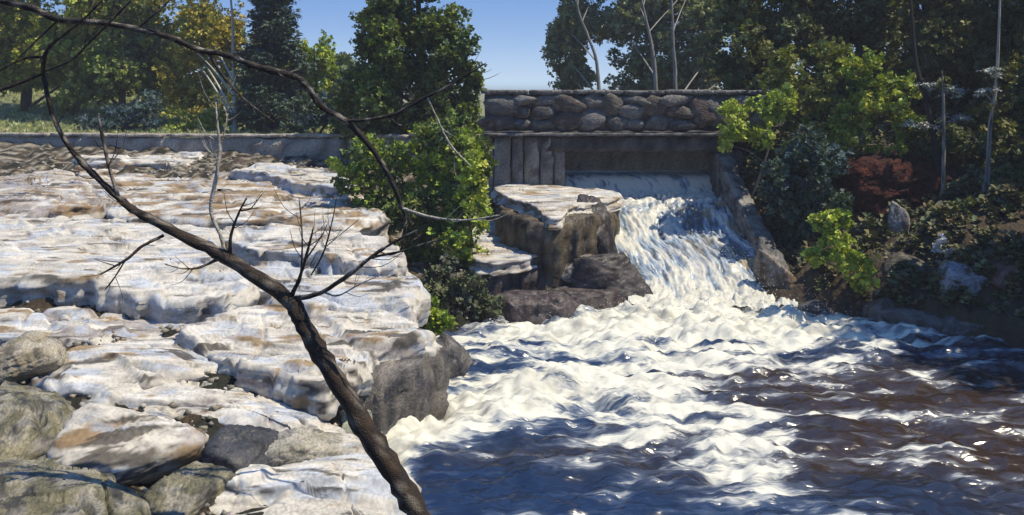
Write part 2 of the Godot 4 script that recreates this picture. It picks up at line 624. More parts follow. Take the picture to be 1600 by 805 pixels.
const FOAM := [
	[1120, 485, 130, 30, 0.75], [1000, 505, 190, 30, 0.55], [1230, 515, 180, 28, 0.42], [1450, 522, 160, 16, 0.32], [850, 515, 120, 20, 0.35],
	[960, 560, 210, 30, 0.30], [800, 590, 120, 40, 0.2], [1180, 560, 140, 22, 0.2], [900, 610, 170, 32, 0.42], [770, 640, 110, 32, 0.5], [690, 660, 60, 30, 0.4], [620, 700, 50, 50, 0.6], [640, 650, 50, 30, 0.4], [600, 740, 40, 30, 0.35],
	[1060, 640, 110, 25, 0.38], [1130, 700, 110, 40, 0.36], [1010, 690, 90, 18, 0.25], [1180, 750, 90, 25, 0.2], [1000, 755, 60, 18, 0.2],
	[790, 570, 60, 9, -0.2], [920, 555, 90, 8, -0.15], [800, 750, 170, 45, -0.35], [900, 660, 60, 18, -0.1], [1300, 620, 160, 45, -0.12], [1470, 730, 200, 70, -0.15], [1550, 600, 70, 50, -0.2], [740, 540, 40, 20, 0.25],
	[1330, 650, 80, 9, 0.3], [1490, 655, 80, 11, 0.3], [1450, 705, 130, 9, 0.3], [1240, 670, 70, 9, 0.25], [1400, 580, 120, 8, 0.2], [1300, 575, 140, 9, 0.16], [1250, 605, 120, 7, 0.2], [1150, 590, 110, 9, 0.15], [880, 725, 60, 12, 0.3], [960, 775, 60, 12, 0.25]]

func wave(x: float, d: float, f: float) -> float:
	var s := nz.get_noise_2d(x * 0.55 + 31.0, d * 0.9) * 0.20
	s += nzr.get_noise_2d(x * 1.4, d * 2.2) * 0.10
	s += nzr.get_noise_2d(x * 3.6 + 5.0, d * 5.5) * 0.035
	s *= 0.55 + 0.9 * clampf(f, 0.0, 1.0)
	s += clampf(f, 0.0, 1.0) * 0.07 * nz.get_noise_2d(x * 4.5, d * 9.0)
	return s

func build_pool() -> void:
	var x0 := -6.0
	var x1 := 18.0
	var d0 := 7.0
	var d1 := 21.0
	# coarse foam cover, enlarged smoothly
	var cw := 192
	var ch := 112
	var cover := Image.create(cw, ch, false, Image.FORMAT_RF)
	for j in ch:
		for i in cw:
			var x := lerpf(x0, x1, (i + 0.5) / cw)
			var d := lerpf(d0, d1, (j + 0.5) / ch)
			cover.set_pixel(i, j, Color(pool_foam(800.0 + x / d * F, HOR + EYE * F / d), 0, 0))
	var tw := 1600
	var t_h := 934
	var big: Image = cover.duplicate()
	big.resize(tw, t_h, Image.INTERPOLATE_BILINEAR)
	var cov := big.get_data().to_float32_array()
	var fa := FastNoiseLite.new()
	fa.seed = 77
	fa.noise_type = FastNoiseLite.TYPE_SIMPLEX_SMOOTH
	fa.fractal_octaves = 5
	fa.frequency = 0.026
	fa.domain_warp_enabled = true
	fa.domain_warp_amplitude = 45.0
	fa.domain_warp_frequency = 0.008
	var sa := fa.get_image(tw / 4, t_h, false, false, false)
	sa.resize(tw, t_h, Image.INTERPOLATE_CUBIC)
	var na := sa.get_data()
	fa.seed = 78
	fa.fractal_type = FastNoiseLite.FRACTAL_RIDGED
	fa.frequency = 0.03
	fa.fractal_octaves = 3
	var sb := fa.get_image(tw / 4, t_h, false, false, false)
	sb.resize(tw, t_h, Image.INTERPOLATE_CUBIC)
	var nb := sb.get_data()
	fa.seed = 79
	fa.fractal_type = FastNoiseLite.FRACTAL_FBM
	fa.frequency = 0.004
	var sc := fa.get_image(tw / 4, t_h, false, false, false)
	sc.resize(tw, t_h, Image.INTERPOLATE_CUBIC)
	var nc := sc.get_data()
	fa.seed = 80
	fa.frequency = 0.045
	fa.domain_warp_amplitude = 12.0
	var sf := fa.get_image(tw / 2, t_h, false, false, false)
	sf.resize(tw, t_h, Image.INTERPOLATE_CUBIC)
	var nf := sf.get_data()
	var rgb := PackedByteArray()
	rgb.resize(tw * t_h * 3)
	var hgt := PackedByteArray()
	hgt.resize(tw * t_h)
	var rgh := PackedByteArray()
	rgh.resize(tw * t_h)
	for i in tw * t_h:
		var f := cov[i] + (na[i] - 128) * 0.0058 + (nb[i] - 150) * 0.0018 + (nf[i] - 128) * 0.002
		var w := clampf((f - 0.20) * 3.2, 0.0, 1.0)      # white lather
		var g := clampf((f + 0.06) * 2.2, 0.0, 1.0) * 0.8  # aerated water below it
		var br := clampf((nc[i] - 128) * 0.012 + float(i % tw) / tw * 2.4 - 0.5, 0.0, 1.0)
		var lath := 0.86 + 0.14 * clampf((na[i] + nb[i] - 230) * 0.012, -1.0, 1.0)
		# peaty water with blue sky reflection painted in at left, milky blue-grey bubbles, lather
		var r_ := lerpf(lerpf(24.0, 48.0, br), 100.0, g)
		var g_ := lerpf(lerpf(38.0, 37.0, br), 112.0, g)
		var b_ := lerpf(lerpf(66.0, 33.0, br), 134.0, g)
		rgb[i * 3] = int(lerpf(r_, 200.0 * lath, w))
		rgb[i * 3 + 1] = int(lerpf(g_, 199.0 * lath, w))
		rgb[i * 3 + 2] = int(lerpf(b_, 189.0 * lath, w))
		hgt[i] = int(clampf(60.0 + (nb[i] - 128) * 0.28 + (na[i] - 128) * 0.3 + 90.0 * w + w * (nf[i] - 128) * 0.7, 0.0, 255.0))
		rgh[i] = int(lerpf(lerpf(46.0, 84.0, g), 190.0, w))
	var m: StandardMaterial3D = M.water
	m.albedo_texture = ImageTexture.create_from_image(Image.create_from_data(tw, t_h, false, Image.FORMAT_RGB8, rgb))
	m.roughness = 1.0
	m.roughness_texture = ImageTexture.create_from_image(Image.create_from_data(tw, t_h, false, Image.FORMAT_L8, rgh))
	m.heightmap_enabled = true
	m.heightmap_texture = ImageTexture.create_from_image(Image.create_from_data(tw, t_h, false, Image.FORMAT_L8, hgt))
	m.heightmap_scale = 7.0
	m.metallic_specular = 0.5
	# the surface itself
	var step := 0.055
	var nx := int((x1 - x0) / step) + 1
	var nd := int((d1 - d0) / step) + 1
	var v := PackedVector3Array()
	var uv := PackedVector2Array()
	for j in nd:
		for i in nx:
			var x := x0 + i * step
			var d := d0 + j * step
			var f := cov[mini(int((d - d0) / (d1 - d0) * t_h), t_h - 1) * tw + mini(int((x - x0) / (x1 - x0) * tw), tw - 1)]
			var y := wave(x, d, f)
			if d > 18.6:
				y += 0.12 * ss(18.6, 19.4, d) * nz.get_noise_2d(x * 3.0, d * 3.0 + 50.0) * 2.0
			v.append(Vector3(x, y, -d))
			uv.append(Vector2((x - x0) / (x1 - x0), (d - d0) / (d1 - d0)))
	var o := put("river_pool", finish(v, PackedColorArray(), grid_idx(nx, nd), false, uv), m)
	setting(o, "dark churning pool streaked with white foam below the fall")
	# quiet water further down and out of the frame belongs to the same sheet's plane
	print("pool done")

const CHUTE := [  # depth, height, left x, right x
	[27.2, 2.5, 0.9, 6.5], [25.6, 2.5, 1.1, 6.2], [25.0, 2.46, 1.2, 6.1], [24.75, 2.36, 1.3, 6.0], [24.5, 1.95, 1.4, 6.0], [24.2, 1.86, 1.7, 6.0], [23.8, 1.78, 2.5, 6.0], [23.3, 1.52, 2.8, 6.05],
	[22.4, 1.10, 2.8, 6.15], [21.5, 0.78, 2.85, 6.15], [20.6, 0.38, 2.95, 6.2], [19.8, 0.10, 3.1, 6.2], [19.0, 0.0, 3.0, 6.2]]

func build_fall() -> void:
	var nu := 190
	var nv := 330
	var v := PackedVector3Array()
	var c := PackedColorArray()
	for j in nv:
		var t := float(j) / (nv - 1) * (CHUTE.size() - 1)
		var k := mini(int(t), CHUTE.size() - 2)
		var q0 = CHUTE[maxi(k - 1, 0)]
		var q1 = CHUTE[k]
		var q2 = CHUTE[k + 1]
		var q3 = CHUTE[mini(k + 2, CHUTE.size() - 1)]
		var row := []
		for z in 4:
			row.append(cubic_interpolate(q1[z], q2[z], q0[z], q3[z], t - k))
		for i in nu:
			var u := float(i) / (nu - 1)
			var x: float = lerpf(row[2] - 0.35, row[3] + 0.25, u)
			var along := t * 1.2
			# braided strands running with the flow, drawn towards the middle
			var xx: float = x + 0.25 * sin(along * 0.9) + 0.2 * nz.get_noise_2d(x * 0.5, along * 0.35)
			var s1 := nz.get_noise_2d(xx * 2.2, along * 0.42 + 9.0)
			var s2 := nzr.get_noise_2d(xx * 4.2 + 20.0, along * 0.6)
			var s3 := nz2.get_noise_2d(xx * 9.0, along * 1.1)
			var wild := ss(2.2, 6.0, t)
			var y: float = row[1] + wild * (s1 * 0.12 + (0.3 - absf(s2)) * 0.03 + 0.05 * nz.get_noise_2d(x * 3.0, along * 3.0)) + s3 * 0.016 * (0.4 + wild)
			# water piles up against the walls
			y += 0.10 * wild * (ss(0.75, 1.0, u) + ss(0.2, 0.0, u))
			var s4 := nz2.get_noise_2d(xx * 22.0, along * 0.9 + 3.0)
			var f := 0.45 + s4 * 0.22 + s1 * 1.0 + (0.28 - absf(s2)) * 0.9 + s3 * 0.45
			if t < 2.2:
				f = 0.2 + s4 * 0.4 + s1 * 0.4 + 0.2 * ss(3.0, 4.2, x)
			f += 0.3 * ss(2.4, 3.0, t) * (1.0 - ss(4.0, 4.6, t))
			f += 0.28 * ss(4.1, 4.5, t) * (1.0 - ss(5.4, 6.2, t)) * ss(3.4, 4.6, x)
			f -= 0.34 * ss(5.6, 6.4, t) * (1.0 - ss(9.0, 10.5, t)) * ss(4.0, 4.9, x)
			f += 0.35 * ss(9.5, 11.0, t)
			var col := mixc(Color(0.10, 0.115, 0.13), Color(0.22, 0.30, 0.42), ss(-0.15, 0.3, f))
			var peat := ss(0.0, 0.35, nz.get_noise_2d(xx * 1.1 + 60.0, along * 0.6)) * (0.25 + 0.75 * ss(4.6, 5.8, x))
			col = mixc(col, Color(0.34, 0.26, 0.13), peat * 0.75)
			col = mixc(col, Color(0.53, 0.52, 0.47), ss(0.12, 0.72, f))
			v.append(Vector3(x, y, -row[0]))
			c.append(col)
	var o := put("waterfall", finish(v, c, grid_idx(nu, nv), false), M.fall)
	# rows run towards the camera, so the winding is turned over
	var a := (o.mesh as ArrayMesh).surface_get_arrays(0)
	var idx: PackedInt32Array = a[Mesh.ARRAY_INDEX]
	for i in range(0, idx.size(), 3):
		var z := idx[i + 1]
		idx[i + 1] = idx[i + 2]
		idx[i + 2] = z
	o.mesh = finish(a[Mesh.ARRAY_VERTEX], a[Mesh.ARRAY_COLOR], idx, false)
	setting(o, "white water racing down the chute from under the bridge")
	var r := RandomNumberGenerator.new()
	r.seed = 31
	var places := []
	var colors := []
	for i in 3600:
		var q = CHUTE[r.randi_range(5, CHUTE.size() - 1)]
		var x := r.randf_range(q[2] - 0.1, q[3])
		var low := 1.0 if q[0] < 20.7 else 0.35
		if r.randf() < 0.3:
			x = r.randf_range(-0.5, 8.0)
			q = CHUTE[CHUTE.size() - 1]
		places.append(Transform3D(Basis(Vector3(r.randfn(), r.randfn(), r.randfn()).normalized(), r.randf() * TAU).scaled(Vector3.ONE * r.randf_range(0.004, 0.013)), Vector3(x, q[1] + absf(r.randfn()) * 0.22 * low + 0.03, -q[0] + r.randf_range(-0.4, 0.9))))
		colors.append(Color(0.62, 0.63, 0.63))
	var sp := scatter("spray", null, places, colors, "drop", M.fall)
	sp.set_meta("kind", "stuff")
	tag(sp, "white droplets thrown up along the chute and its foot", "spray")
	# still water held back behind the bridge
	var uv_ := PackedVector3Array()
	var cc := PackedColorArray()
	for j in 30:
		for i in 30:
			var x := lerpf(-6.0, 14.0, i / 29.0)
			var d := lerpf(26.9, 70.0, j / 29.0)
			uv_.append(Vector3(x, 2.40 + 0.02 * nz.get_noise_2d(x * 3.0, d * 3.0), -d))
			cc.append(Color(0.03, 0.03, 0.03))
	var up := put("upper_river", finish(uv_, cc, grid_idx(30, 30), false), M.fall)
	setting(up, "calm dark water upstream of the bridge")

# ------------------------------------------------------------------ masonry
func block(size: Vector3, at: Vector3, tint: Callable, seed_: int, bevel := 0.05, rough := 0.02, cells := 0.16) -> ArrayMesh:
	# a worn box with rounded arrises: each face a grid pulled in at the edges
	var v := PackedVector3Array()
	var c := PackedColorArray()
	var idx := PackedInt32Array()
	var h := size / 2.0
	for f in 6:
		var ax := f / 2
		var sg := 1.0 if f % 2 == 0 else -1.0
		var a1 := (ax + 1) % 3
		var a2 := (ax + 2) % 3
		var n1 := clampi(int(size[a1] / cells), 3, 60)
		var n2 := clampi(int(size[a2] / cells), 3, 60)
		var b := v.size()
		for j in n2 + 1:
			for i in n1 + 1:
				var p := Vector3.ZERO
				p[ax] = sg * h[ax]
				p[a1] = lerpf(-h[a1], h[a1], 0.5 - 0.5 * cos(PI * i / n1) if n1 < 9 else float(i) / n1)
				p[a2] = lerpf(-h[a2], h[a2], 0.5 - 0.5 * cos(PI * j / n2) if n2 < 9 else float(j) / n2)
				var inner := p.clamp(-h + Vector3.ONE * bevel, h - Vector3.ONE * bevel)
				var off := p - inner
				if off.length() > 1e-5:
					p = inner + off.normalized() * bevel
				var w := p + at + Vector3.ONE * seed_ * 3.7
				p += Vector3(nz.get_noise_3dv(w * 3.0), nz.get_noise_3dv(w * 3.0 + Vector3.ONE * 50.0), nz.get_noise_3dv(w * 3.0 + Vector3.ONE * 99.0)) * rough * 2.0
				v.append(p)
				c.append(tint.call(p + at))
		for j in n2:
			for i in n1:
				var q := b + j * (n1 + 1) + i
				var r := q + n1 + 1
				if sg > 0.0:
					idx.append_array([q, r, r + 1, q, r + 1, q + 1])
				else:
					idx.append_array([q, r + 1, r, q, q + 1, r + 1])
	return finish(v, c, idx, true)

func build_bridge() -> void:
	var z := -24.0
	var t := thing("stone_bridge", Vector3(3.4, 1.0, z - 1.3), "low dark stone bridge with rubble parapet spanning the white chute", "bridge")
	var o := t.position
	var grey := dark_rock(Color(0.10, 0.095, 0.095), Color(0.16, 0.15, 0.145), Color(0.05, 0.05, 0.055), 3.0, 0.25)
	var dk := dark_rock(Color(0.07, 0.065, 0.065), Color(0.11, 0.10, 0.10), Color(0.035, 0.035, 0.04), 8.0, 0.1)
	# parapet: dark mortar core with rounded rubble stones standing proud of it
	var y0 := 3.80
	var y1 := 4.86
	var pc := Vector3(3.35, (y0 + y1) / 2.0, z - 0.22)
	var par := put("parapet", block(Vector3(8.3, y1 - y0, 0.34), pc, dk, 1, 0.03, 0.02), M.masonry, t, pc - o)
	var r := RandomNumberGenerator.new()
	r.seed = 404
	var tones := [Color(0.10, 0.097, 0.097), Color(0.14, 0.135, 0.13), Color(0.07, 0.07, 0.078), Color(0.12, 0.105, 0.085), Color(0.10, 0.075, 0.068), Color(0.18, 0.17, 0.165)]
	var x := -0.76
	while x < 7.35:
		var w := r.randf_range(0.42, 0.95)
		var cuts: Array = [[0.0, 1.0], [0.0, 0.55, 1.0], [0.0, 0.42, 1.0], [0.0, 0.34, 0.7, 1.0], [0.0, 0.6, 1.0], [0.0, 0.3, 1.0]][r.randi() % 6 if w < 0.8 else r.randi_range(1, 4)]
		for k in cuts.size() - 1:
			var hh: float = (cuts[k + 1] - cuts[k]) * 1.02
			var ctr := Vector3(x + w / 2.0 + r.randf_range(-0.09, 0.09), y0 + 0.02 + (cuts[k] + cuts[k + 1]) * 0.51, z - 0.07 + r.randf_range(-0.04, 0.05))
			var tc: Color = tones[r.randi() % tones.size()]
			var tt := func(p: Vector3) -> Color:
				return mixc(tc, Color(0.26, 0.26, 0.24), ss(0.1, 0.35, nz2.get_noise_3dv(p * 5.0)) * 0.6)
			var s := put("stone", boulder(Vector3(w * 0.60, minf(hh, 0.8) * 0.60, 0.2), r.randi() % 9000, tt, ctr, 9.0, 0.05, 20, 13, 9), M.masonry, par, ctr - pc)
			s.rotation.z = r.randf_range(-0.3, 0.3)
		x += w * 0.94
	# coping
	var x2 := -0.82
	var ctint := dark_rock(Color(0.12, 0.116, 0.113), Color(0.18, 0.172, 0.166), Color(0.07, 0.07, 0.07), 5.0, 0.2)
	while x2 < 7.4:
		var w := r.randf_range(0.9, 1.5)
		var cc := Vector3(x2 + w / 2.0, 4.92 + r.randf_range(-0.012, 0.012), z - 0.22)
		put("coping_stone", block(Vector3(w - 0.015, 0.13, 0.62), cc, ctint, r.randi() % 900, 0.055, 0.012, 0.1), M.masonry, t, cc - o)
		x2 += w
	# deck beam with a slightly lighter ledge along its top
	var bc := Vector3(3.55, 3.43, z - 0.35)
	put("deck_beam", block(Vector3(5.6, 0.46, 0.72), bc, dk, 4, 0.04, 0.012), M.masonry, t, bc - o)
	var lc := Vector3(2.6, 3.71, z - 0.2)
	put("ledge", block(Vector3(6.9, 0.10, 0.75), lc, ctint, 6, 0.045, 0.014), M.masonry, t, lc - o)
	var dc := Vector3(3.5, 3.55, z - 1.75)
	put("deck", block(Vector3(8.6, 0.4, 2.1), dc, dk, 9, 0.03, 0.01), M.masonry, t, dc - o)
	var gc := Vector3(3.7, 2.93, z - 1.0)
	put("sluice_board", block(Vector3(5.0, 0.72, 0.16), gc, dark_rock(Color(0.14, 0.15, 0.13), Color(0.19, 0.19, 0.16), Color(0.08, 0.09, 0.09), 14.0), 12, 0.03, 0.01), M.masonry, t, gc - o)
	# left abutment: upright weathered slabs side by side
	var ax := -0.95
	var ws := [0.42, 0.5, 0.38, 0.46, 0.4, 0.34]
	for i in ws.size():
		var w: float = ws[i]
		var ac := Vector3(ax + w / 2.0, 2.62, z - 0.62 + [0.0, 0.05, -0.03, 0.04, 0.08, 0.0][i])
		var at_ := dark_rock(Color(0.22, 0.205, 0.195), Color(0.33, 0.31, 0.285), Color(0.12, 0.11, 0.105), 20.0 + i) if i != 3 else dark_rock(Color(0.30, 0.27, 0.23), Color(0.38, 0.35, 0.31), Color(0.16, 0.14, 0.12), 30.0)
		put("abutment_slab", block(Vector3(w - 0.02, 2.06, 1.1), ac, at_, 40 + i, 0.05, 0.02, 0.12), M.masonry, t, ac - o)
		ax += w
	var ic := Vector3(0.1, 2.3, z - 2.0)
	put("abutment_core", block(Vector3(2.2, 2.2, 1.5), ic, dk, 61, 0.05, 0.02), M.masonry, t, ic - o)
	# right pier
	var rc := Vector3(6.3, 1.9, z - 0.6)
	put("pier", block(Vector3(0.8, 2.56, 1.3), rc, dark_rock(Color(0.11, 0.105, 0.10), Color(0.16, 0.15, 0.145), Color(0.07, 0.068, 0.066), 33.0), 66, 0.06, 0.03), M.masonry, t, rc - o)
	var wc := Vector3(6.36, 1.3, z + 1.95)
	var wing := block(Vector3(0.42, 4.0, 3.9), wc, dark_rock(Color(0.10, 0.097, 0.094), Color(0.18, 0.17, 0.165), Color(0.05, 0.05, 0.052), 35.0, 0.35), 69, 0.08, 0.05, 0.1)
	var wa := wing.surface_get_arrays(0)
	var wv: PackedVector3Array = wa[Mesh.ARRAY_VERTEX]
	for i in wv.size():
		var along := clampf(wv[i].z / 3.9 + 0.5, 0.0, 1.0)   # 0 at the pier, 1 at the pool
		var high := lerpf(3.9, 1.35, pow(along, 0.8)) + 0.1 * nz.get_noise_1d(wv[i].z * 3.0)
		wv[i].y = -2.0 + (wv[i].y + 2.0) / 4.0 * high
		wv[i].x += 0.22 * along - 0.05 * (wv[i].y + 2.0)
	put("wing_wall", finish(wv, wa[Mesh.ARRAY_COLOR], wa[Mesh.ARRAY_INDEX], true), M.dark_rock, t, wc - o)
	var rb := Vector3(6.5, 2.1, z - 2.1)
	put("pier_core", block(Vector3(0.9, 2.3, 1.5), rb, dk, 68, 0.05, 0.03), M.masonry, t, rb - o)

func build_wall() -> void:
	var tint := dark_rock(Color(0.36, 0.32, 0.27), Color(0.45, 0.41, 0.35), Color(0.22, 0.19, 0.165), 71.0, 0.2)
	var cop := tint
	var a := Vector3(-24.0, 3.0, -29.6)
	var b := Vector3(-5.3, 3.08, -27.2)
	var e := Vector3(-0.9, 3.2, -24.9)
	var t := thing("retaining_wall", a, "long low warm grey coped wall behind the granite slabs", "wall")
	for s in [[a, b], [b, e]]:
		var p: Vector3 = s[0]
		var q: Vector3 = s[1]
		var l := p.distance_to(q)
		var m := (p + q) / 2.0
		var ang := atan2(-(q.z - p.z), q.x - p.x)
		var body := put("wall_body", block(Vector3(l, 0.95, 0.5), m, tint, int(l * 7.0), 0.05, 0.05, 0.35), M.masonry, t, m - a - Vector3(0, 0.12, 0))
		body.rotation.y = ang
		var n := int(l / 1.9)
		for i in n:
			var cm := p.lerp(q, (i + 0.5) / n) + Vector3(0, 0.415 + 0.012 * sin(i * 7.0), 0)
			var cs := put("coping_stone", block(Vector3(l / n - 0.02, 0.12, 0.6), cm, cop, i + 80, 0.045, 0.02, 0.2), M.masonry, t, cm - a)
			cs.rotation.y = ang + 0.01 * sin(i * 3.0)

# ------------------------------------------------------------------ rocks
func stone(called: String, label: String, px: float, py: float, d: float, size: Vector3, tint: Callable, seed_: int, m := "rock", turn := Vector3.ZERO, power := 9.0, group := "", rough := 0.06) -> void:
	var at := wp(px, py, d)
	var o := put(called, boulder(size, seed_, tint, at, power * 1.6, rough, 64, 40, 11), M[m], null, at)
	o.rotation = turn
	tag(o, label, "boulder", group)

func build_rocks() -> void:
	# left bank, far to near
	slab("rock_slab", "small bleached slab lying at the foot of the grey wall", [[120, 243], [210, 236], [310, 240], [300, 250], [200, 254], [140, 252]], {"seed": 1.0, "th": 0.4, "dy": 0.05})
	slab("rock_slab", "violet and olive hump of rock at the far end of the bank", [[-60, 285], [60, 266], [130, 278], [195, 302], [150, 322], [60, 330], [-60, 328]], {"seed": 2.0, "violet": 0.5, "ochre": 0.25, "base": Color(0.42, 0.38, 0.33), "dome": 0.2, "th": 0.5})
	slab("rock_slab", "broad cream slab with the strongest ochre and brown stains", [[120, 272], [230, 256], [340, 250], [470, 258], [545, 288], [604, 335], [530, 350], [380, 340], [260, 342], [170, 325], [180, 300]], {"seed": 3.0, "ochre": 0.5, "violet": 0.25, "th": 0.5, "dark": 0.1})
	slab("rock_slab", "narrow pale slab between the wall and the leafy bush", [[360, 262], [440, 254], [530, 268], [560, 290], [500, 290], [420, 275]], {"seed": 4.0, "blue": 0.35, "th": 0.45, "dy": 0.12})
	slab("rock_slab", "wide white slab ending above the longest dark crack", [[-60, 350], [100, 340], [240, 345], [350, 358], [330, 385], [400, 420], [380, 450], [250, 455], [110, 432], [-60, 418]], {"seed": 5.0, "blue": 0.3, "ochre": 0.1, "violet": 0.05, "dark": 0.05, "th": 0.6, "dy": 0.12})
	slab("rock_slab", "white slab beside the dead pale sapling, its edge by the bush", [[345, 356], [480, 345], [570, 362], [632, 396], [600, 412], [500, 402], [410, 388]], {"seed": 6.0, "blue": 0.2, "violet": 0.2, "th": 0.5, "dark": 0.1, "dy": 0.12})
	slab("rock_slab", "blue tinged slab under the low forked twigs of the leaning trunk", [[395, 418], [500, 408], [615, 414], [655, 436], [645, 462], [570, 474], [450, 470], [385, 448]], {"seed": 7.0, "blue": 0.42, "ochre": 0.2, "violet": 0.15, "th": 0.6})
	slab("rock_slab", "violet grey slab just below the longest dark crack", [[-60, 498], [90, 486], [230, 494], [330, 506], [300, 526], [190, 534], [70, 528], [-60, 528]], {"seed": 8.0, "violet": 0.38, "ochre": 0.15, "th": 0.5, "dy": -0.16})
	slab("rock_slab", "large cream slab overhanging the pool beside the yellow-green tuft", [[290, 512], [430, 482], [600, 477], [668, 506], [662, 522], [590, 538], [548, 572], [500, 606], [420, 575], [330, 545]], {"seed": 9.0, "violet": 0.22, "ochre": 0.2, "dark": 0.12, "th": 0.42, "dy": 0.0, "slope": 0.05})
	slab("rock_slab", "rounded white slab with painted blue sky tint among olive boulders", [[55, 578], [120, 545], [250, 540], [350, 560], [300, 580], [190, 598], [90, 606]], {"seed": 10.0, "blue": 0.38, "violet": 0.1, "th": 0.5, "dome": 0.1, "dy": -0.12})
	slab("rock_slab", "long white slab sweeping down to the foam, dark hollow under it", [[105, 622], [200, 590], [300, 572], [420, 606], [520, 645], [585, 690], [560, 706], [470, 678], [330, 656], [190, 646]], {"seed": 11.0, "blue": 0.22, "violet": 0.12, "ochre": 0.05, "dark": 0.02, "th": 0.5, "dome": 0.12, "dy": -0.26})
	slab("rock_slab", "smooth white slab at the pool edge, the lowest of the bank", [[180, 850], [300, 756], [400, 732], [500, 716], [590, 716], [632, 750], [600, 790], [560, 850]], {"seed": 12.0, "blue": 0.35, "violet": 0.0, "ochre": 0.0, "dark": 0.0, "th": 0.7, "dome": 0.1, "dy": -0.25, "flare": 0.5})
	# dark footing under the overhanging slab
	var slate := dark_rock(Color(0.10, 0.095, 0.10), Color(0.17, 0.15, 0.135), Color(0.05, 0.05, 0.06), 4.0, 0.15)
	slab("rock_block", "dark grey block holding up the cream slab above the pool", [[560, 545], [610, 536], [668, 520], [690, 532], [672, 560], [625, 578], [560, 590]], {"seed": 21.0, "d": 13.9, "y": 1.0, "th": 1.4, "tint": slate, "mat": "dark_rock", "flare": 0.06, "lump": 0.04})
	slab("rock_block", "greenish grey sloping block beside the leaning trunk at the water", [[480, 600], [545, 575], [580, 572], [590, 600], [560, 625], [510, 625]], {"seed": 22.0, "d": 13.0, "y": 0.72, "th": 1.1, "tint": dark_rock(Color(0.24, 0.27, 0.23), Color(0.30, 0.33, 0.28), Color(0.16, 0.15, 0.13), 6.0, 0.2), "mat": "dark_rock", "flare": 0.3, "lump": 0.05})
	stone("boulder", "small grey stone wet by foam below the yellow-green tuft", 700, 563, 14.8, Vector3(0.36, 0.34, 0.34), slate, 31, "dark_rock")
	# boulders in the left foreground
	var olive := dark_rock(Color(0.14, 0.13, 0.08), Color(0.23, 0.21, 0.14), Color(0.06, 0.057, 0.05), 9.0, 0.3)
	stone("boulder", "white capped ochre boulder in the near corner of the bank", 195, 708, 9.6, Vector3(0.9, 0.34, 0.6), pale_rock({"seed": 31.0, "ochre": 0.3, "blue": 0.1, "violet": 0.25, "dark": 0.1}), 51, "rock", Vector3(0, 0.4, 0.05), 7.0)
	stone("boulder", "black rounded boulder added as the shade of the hollow below the long white slab", 372, 712, 9.75, Vector3(0.50, 0.30, 0.42), dark_rock(Color(0.05, 0.052, 0.06), Color(0.075, 0.075, 0.085), Color(0.03, 0.03, 0.035), 12.0), 53, "dark_rock", Vector3(0, 0.8, 0), 7.0)  # black stone stands in for the darkness of the hollow
	slab("rock_slab", "olive grey slab with dark streaks in the near corner", [[-70, 730], [50, 705], [140, 716], [205, 760], [240, 800], [220, 860], [-70, 860]], {"seed": 13.0, "th": 0.5, "dome": 0.12, "dy": 0.02, "tint": olive, "mat": "dark_rock"})
	stone("boulder", "mottled olive boulder between the white capped one and the low slab", 290, 775, 8.9, Vector3(0.5, 0.2, 0.42), olive, 59, "dark_rock", Vector3(0.0, 1.3, 0.1), 7.0)
	slab("rock_slab", "mossy olive ledge at the end of the long white slab", [[-70, 610], [30, 596], [88, 615], [105, 655], [60, 690], [-70, 700]], {"seed": 14.0, "th": 0.5, "dome": 0.15, "tint": olive, "mat": "dark_rock"})
	stone("boulder", "small tan boulder beside the rounded white slab", 45, 560, 12.0, Vector3(0.55, 0.25, 0.4), dark_rock(Color(0.32, 0.27, 0.18), Color(0.4, 0.36, 0.28), Color(0.14, 0.12, 0.09), 13.0, 0.3), 63, "dark_rock")
	stone("boulder", "grey tan hump at the outlet of the dark hollow", 480, 705, 10.0, Vector3(0.55, 0.24, 0.4), dark_rock(Color(0.30, 0.28, 0.22), Color(0.42, 0.39, 0.33), Color(0.16, 0.15, 0.13), 17.0, 0.3), 65, "dark_rock", Vector3(0, 0.5, -0.2))
	stone("boulder", "squat brown stump-like stone below the grey wall", 374, 264, 26.4, Vector3(0.36, 0.3, 0.3), dark_rock(Color(0.07, 0.045, 0.035), Color(0.1, 0.07, 0.05), Color(0.04, 0.03, 0.03), 19.0), 67, "dark_rock", Vector3.ZERO, 12.0)
	# outcrop left of the fall
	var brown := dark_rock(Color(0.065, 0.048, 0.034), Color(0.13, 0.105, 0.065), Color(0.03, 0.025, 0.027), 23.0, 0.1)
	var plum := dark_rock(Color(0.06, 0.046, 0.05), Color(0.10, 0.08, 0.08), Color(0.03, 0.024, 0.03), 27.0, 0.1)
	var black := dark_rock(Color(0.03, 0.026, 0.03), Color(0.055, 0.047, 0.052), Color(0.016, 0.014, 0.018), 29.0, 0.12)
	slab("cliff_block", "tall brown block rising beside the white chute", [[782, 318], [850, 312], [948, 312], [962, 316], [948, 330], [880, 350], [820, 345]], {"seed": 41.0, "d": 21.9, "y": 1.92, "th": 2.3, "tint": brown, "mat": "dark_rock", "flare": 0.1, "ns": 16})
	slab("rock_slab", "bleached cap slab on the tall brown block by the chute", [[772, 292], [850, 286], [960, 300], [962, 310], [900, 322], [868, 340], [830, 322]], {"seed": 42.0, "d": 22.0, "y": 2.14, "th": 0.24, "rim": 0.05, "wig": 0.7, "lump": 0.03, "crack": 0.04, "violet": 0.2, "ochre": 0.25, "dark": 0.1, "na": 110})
	slab("cliff_block", "middle plum coloured block of the outcrop under the bush", [[745, 400], [800, 372], [858, 382], [862, 400], [820, 412], [760, 420]], {"seed": 43.0, "d": 19.9, "y": 0.92, "th": 1.5, "tint": plum, "mat": "dark_rock", "flare": 0.08})
